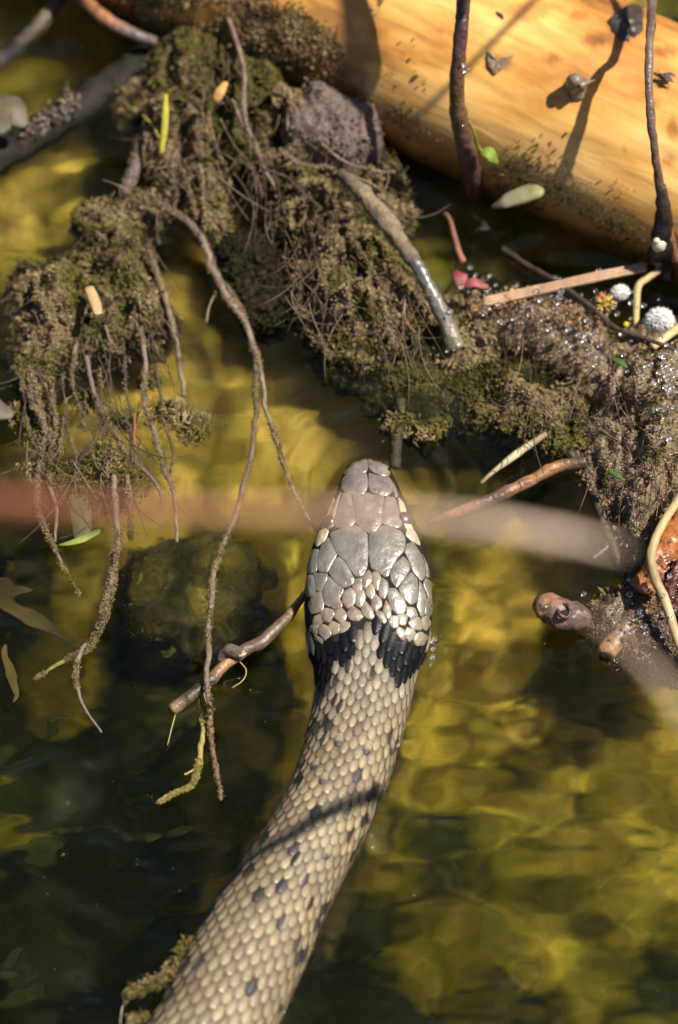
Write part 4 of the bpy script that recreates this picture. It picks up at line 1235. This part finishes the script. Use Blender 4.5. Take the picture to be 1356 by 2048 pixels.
o = thing('floating_twig', 'broken brown twig with a pale knot floating beside the snake', 'twig')
MB().tube(path([(344, 1420), (380, 1392), (418, 1362), (450, 1330), (470, 1312)], [.8, 1.2, 1.4, 1.6, 1.6], 40), [1.0, 1.2, 1.1, .95, 1.1], [(.25, .17, .09), (.065, .045, .025), (.07, .05, .03), (.33, .16, .075), (.36, .19, .10)], 12, .3, 250).build('bare_wood', M_TWIG, o)
MB().tube(path([(462, 1316), (490, 1300), (530, 1278), (570, 1240), (590, 1215), (612, 1186)], [1.6, 1.8, 1.8, 1.6, 1.2, .6], 50), [1.05, 1.2, 1.15, 1.0, .8, .55], [(.34, .21, .13), (.12, .075, .05), (.12, .085, .05), (.14, .09, .05), (.20, .11, .06), (.36, .17, .09)], 12, .3, 251).build('bark_stem', M_TWIG, o)
MB().tube(path([(480, 1308), (462, 1302), (448, 1306), (438, 1322)], [2.6, 3.2, 2.8, 2], 20), [1.0, 1.0, .8, .5], (.10, .075, .055), 12, .6, 252).build('knot', M_ROOT, o)
MB().ball(P(478, 1309, 3.2), .8, (.48, .33, .22), (1.6, .7, .5), 12, 8, .4, 6).build('pale_scar', M_STRAW, o)
MB().tube(path([(478, 1322), (492, 1340), (486, 1360), (464, 1376)], .5, 24), [.14, .12, .1], (.34, .25, .09), 6).build('root_hair', M_STRAW, o)
MB().tube(path([(352, 1424), (345, 1450), (335, 1490)], .3, 20), [.12, .1, .06], (.34, .28, .08), 6).build('root_hair', M_STRAW, o)
o = rootlet(None, [(405, 1380), (407, 1440), (402, 1500), (395, 1540), (383, 1570), (350, 1590), (318, 1606)], [14, 15, 14, 11, 8, 5], [.6, .5, .4, .5, .4, .3, .2], (.28, .23, .065), 'yellow_root', seed=255, fuzz=.8, fc=(.30, .25, .075))
tag(o, 'short yellow rootlet hanging below the floating twig', 'root')
rootlet(o, [(396, 1536), (378, 1546), (370, 1550)], [8, 5], .6, (.42, .34, .09), 'side_root', seed=256)

t = thing('algae_strand', 'ragged yellow-green algae strand caught on the side of the snake', 'algae')
tuft(t, [(378, 1885, 12), (366, 1905, 13), (352, 1928, 13), (338, 1948, 13), (320, 1962, 12), (298, 1970, 14), (276, 1978, 12), (258, 1990, 9), (270, 2040, 12), (290, 2030, 8)], .6, 3, .6, 260, 'algae_wisp', 1.6)
MB().tube(path([(285, 1980), (258, 1992), (245, 2015), (240, 2048)], 2, 24), [.12, .12, .1, .08], (.40, .40, .28), 6).build('algae_hair', M_STRAW, t)

# ---------------------------------------------------------------- things under and beside the water's far corner
o = thing('submerged_branch', 'thick black branch sunk in the water leading to the mossy root', 'branch')
MB().tube(path([(-80, 360), (0, 310), (100, 250), (200, 185), (300, 115), (400, 50)], [-3, -2, -.5, 0, 1, 2], 70), [3.4, 3.3, 3.1, 3.0, 3.2, 3.4], (.016, .013, .009), 16, .3, 270).build('branch_wood', M_ROOT, o)
q = np.concatenate([path([(60, 262), (110, 228), (150, 198)], 3.4, 60) + rng.normal(0, .0009, (60, 3)) for _ in range(3)])
kind(MB().crumbs(q, np.tile((0, 0, 1.), (len(q), 1)), rng.uniform(.3, .8, len(q)), (.22, .17, .13), bias=.3).build('silt_fuzz', M_SILT, o, smooth=False), 'stuff')
stick('far_branch', [(-30, 150), (20, 108), (60, 70), (100, 25), (130, -30)], [-1, -.5, 0, 0, 0], [36, 38, 38, 34, 30], [(.12, .08, .07), (.05, .045, .045), (.07, .05, .035), (.16, .12, .09), (.05, .035, .025)], 'short mottled dark stick beyond the sunk black branch', 'stick', M_ROOT, 1, .4, 272)
stick('red_twig', [(140, -40), (175, 5), (215, 40), (260, 65), (312, 84)], [8, 8, 8, 7.5, 7], [26, 28, 30, 27, 22], [(.10, .05, .04), (.20, .08, .04), (.30, .13, .06), (.14, .10, .09), (.10, .08, .06)], 'reddish twig end lying on the sunk black branch', 'twig', None, 1, .25, 273)
stick('pale_leaf', [(-70, 270), (-20, 240), (20, 225), (52, 250)], [9, 9, 9, 8], [40, 92, 90, 20], (.13, .11, .06), 'pale dead leaf at the edge of the sunk black branch', 'leaf', M_LEAF, .2, .1, 274)
stick('pale_petal', [(-60, 800), (-20, 815), (25, 830)], [6, 6, 5], [40, 70, 20], (.14, .105, .075), 'pale brown dead leaf behind the fringe of rootlets', 'leaf', M_LEAF, .25, .1, 275)
t = thing('shade_filler', 'dark shape filling in the shade behind the mossy root and reddish twig', 'wood')  # dark form added in place of the shade behind root and twig
MB().tube(path([(190, -30), (260, 10), (330, 50), (400, 70)], [6, 5, 4, 3], 40), [3.0, 3.2, 3.4, 3], (.05, .03, .02), 14, .4, 276).build('wood', M_ROOT, t)
o = thing('curled_leaf', 'bright green curled leaf dipping in the water behind the rootlets', 'leaf')
MB().tube(path([(118, 1090), (140, 1086), (165, 1078), (190, 1066), (208, 1056)], [.6, .9, 1.1, 1, .7], 24), [.2, .5, .7, .6, .2], [(.12, .18, .03), (.30, .36, .07), (.22, .28, .05), (.12, .18, .03)], 10, .1, 280, flat=.3).build('leaf_rim', M_LEAF, o)
MB().tube(path([(150, 985), (160, 1020), (165, 1075)], [.5, .7, .8], 20), [1.4, 2.2, 1.6], (.12, .14, .05), 10, .1, 281, flat=.25).build('leaf_back', M_LEAF, o)
# mossy stone under water
t = thing('sunken_stone', 'square mossy green stone sunk beside the dangling root', 'stone')
heap(t, [[(248, 1120), (300, 1085), (400, 1080), (510, 1100), (518, 1180), (510, 1270), (440, 1300), (340, 1290), (262, 1250)]], -23, 5, .05, 290, green=.5, dark=.2, rim=7, amp=.35, a=(.16, .14, .03), b_=(.09, .09, .02), c_=(.06, .07, .015), name='stone_top', nscale=1.0, skirt=14, ragged=4)
# drowned leaves
for k, (pts, w, c) in enumerate([([(-40, 1180), (20, 1200), (70, 1250), (150, 1290)], [30, 60, 60, 20], (.15, .12, .04)), ([(10, 1290), (25, 1340), (35, 1400)], [10, 30, 8], (.24, .18, .06))]):
    stick('drowned_leaf', pts, -20, w, c, ['long pale ochre leaf under water beside the sunken stone', 'small ochre leaf under water below the long pale leaf'][k], 'leaf', M_LEAF, .15, .1, 300 + k)
weed = thing('pondweed', 'dark green leafy pondweed under water beside the snake', 'water plant')
for k in range(22):
    x, y = rng.uniform(-20, 560), rng.uniform(1430, 2060)
    if x > 640 - (y - 1480) * .62 - 40:
        continue
    a_ = rng.normal(.25, .7)
    l_ = rng.uniform(26, 70)
    dx, dy = math.cos(a_) * l_, -math.sin(a_) * l_ * .7
    z = rng.uniform(-40, -20)
    g_ = rng.uniform(.6, 1.5)
    MB().tube(path([(x - dx, y - dy), (x, y + rng.normal(0, 6)), (x + dx, y + dy)], [z - 3, z, z - 2], 12), [.2, rng.uniform(1.2, 2.4), .9], np.array((.030, .038, .009)) * g_, 8, .1, k, flat=.18).build('weed_leaf', M_WEED, weed)

# ---------------------------------------------------------------- droplets, bubbles and specks
bub = MB()
for x, y, r, z in [(869, 1280, 9, 1.6), (868, 1296, 7, 1.4), (866, 1314, 7, 1.2), (862, 1330, 4, 1.2), (604, 1500, 4, 2.4), (596, 1548, 4, 2), (806, 1452, 4, 3), (798, 1490, 4, 3.2), (606, 1530, 6, 2.2), (612, 1522, 4, 3.0), (610, 1472, 3, 2.6), (800, 1475, 3, 4), (1168, 1188, 6, .4), (1095, 1212, 4, 4), (1290, 1255, 5, 5), (1240, 1218, 5, 5), (1238, 1250, 4, 4), (1262, 1255, 4, 4.5)]:
    bub.ball(P(x, y, z), r * K * 1000, (1, 1, 1), (1, 1, .7), 12, 8)
for cx, cy, sx, sy, n, z in [(1075, 612, 55, 22, 46, 9), (1000, 590, 40, 14, 22, 8), (1340, 790, 14, 60, 46, 15), (1210, 620, 50, 40, 40, 9), (1310, 730, 40, 22, 26, 14), (1290, 1230, 40, 40, 22, 5), (1340, 1160, 16, 40, 24, 9), (945, 570, 30, 16, 14, 9), (900, 650, 6, 30, 10, 9), (930, 120, 4, 60, 8, 40), (1170, 690, 40, 30, 12, 11), (780, 1480, 8, 50, 8, 4)]:
    for _ in range(n):
        bub.ball(P(rng.normal(cx, sx), rng.normal(cy, sy), z * rng.uniform(.8, 1.15)), rng.uniform(.2, .62), (1, 1, 1), (1, 1, .7), 10, 8)
kind(tag(bub.build('water_droplets', M_DROP), 'tiny glinting water droplets and bubbles on mud, stems and snake', 'droplets'), 'stuff')
n = 420
x_, y_ = rng.uniform(-60, 1420, n), rng.uniform(850, 2080, n)
q = np.array([P(a, b_, rng.uniform(.1, .7)) for a, b_ in zip(x_, y_)])
kind(tag(MB().crumbs(q, np.tile((0, 0, 1.), (n, 1)), rng.uniform(.05, .13, n) * rng.lognormal(0, .3, n), np.array((.42, .40, .22)), bias=.2).build('floating_specks', M_SILT, smooth=False), 'fine pale specks drifting on the water around the snake', 'specks'), 'stuff')

# ---------------------------------------------------------------- dry stalks arching over the water, close to the lens
stick('overhead_stalk', [(-420, 960), (-150, 990), (80, 1012), (300, 1018), (520, 1022), (760, 1028), (960, 1046), (1120, 1072), (1250, 1100)], [294, 298, 300, 302, 302, 302, 302, 301, 300], [38, 37, 34, 25, 19, 16, 19, 17, 4], [(.16, .055, .025), (.18, .065, .03), (.24, .095, .05), (.36, .18, .10), (.56, .38, .25), (.74, .54, .40), (.80, .60, .44)], 'blurred dry brown stalk arching above the snake head', 'stalk', M_STRAW, 1, .1, 320, 14, 90)
stick('overhead_stalk', [(1150, 1215), (1230, 1270), (1310, 1350), (1400, 1470), (1520, 1640)], [270, 274, 276, 276, 274], [3, 9, 13, 14, 14], (.50, .36, .25), 'blurred pale dry stalk tip above the knobby stick', 'stalk', M_STRAW, 1, .1, 321, 14, 60)
# a bare stem leaning in from the bank; its shadow crosses the snake's back
sv_ = np.array(SUN)
for k, (a_, b_, l0, r0, lab) in enumerate([((694, 165), (704, 0), .17, 1.5, 'thick bare stem leaning above the buried end of the log'), ((836, 235), (1060, 8), .20, .6, 'thin bare stem leaning above the middle of the log')]):
    ends = [on_log(*q)[0] + sv_ * l0 for q in (a_, b_)]
    e_ = (ends[1] - ends[0]) / np.linalg.norm(ends[1] - ends[0])
    tag(MB().tube(np.array([ends[0] - e_ * .01, ends[0], ends[1], ends[1] + e_ * .08]), [r0 * .5, r0, r0, r0 * 1.2], (.22, .14, .08), 10, .2, 330 + k).build('leaning_stem', M_TWIG), lab, 'stem')
pa, pb = P(520, 1706, 7) + sv_ * .235, P(830, 1548, 7) + sv_ * .215
dd = (pb - pa) / np.linalg.norm(pb - pa)
tag(MB().tube(catmull(np.array([pa - dd * .05, pa, pb, pb + dd * .12 + (0, 0, -.03)]), 40), [.5, 1.2, 1.4, 1.7], (.24, .15, .09), 10, .2, 322).build('leaning_stem', M_TWIG), 'bare brown stem leaning over the water beside the snake', 'stem')
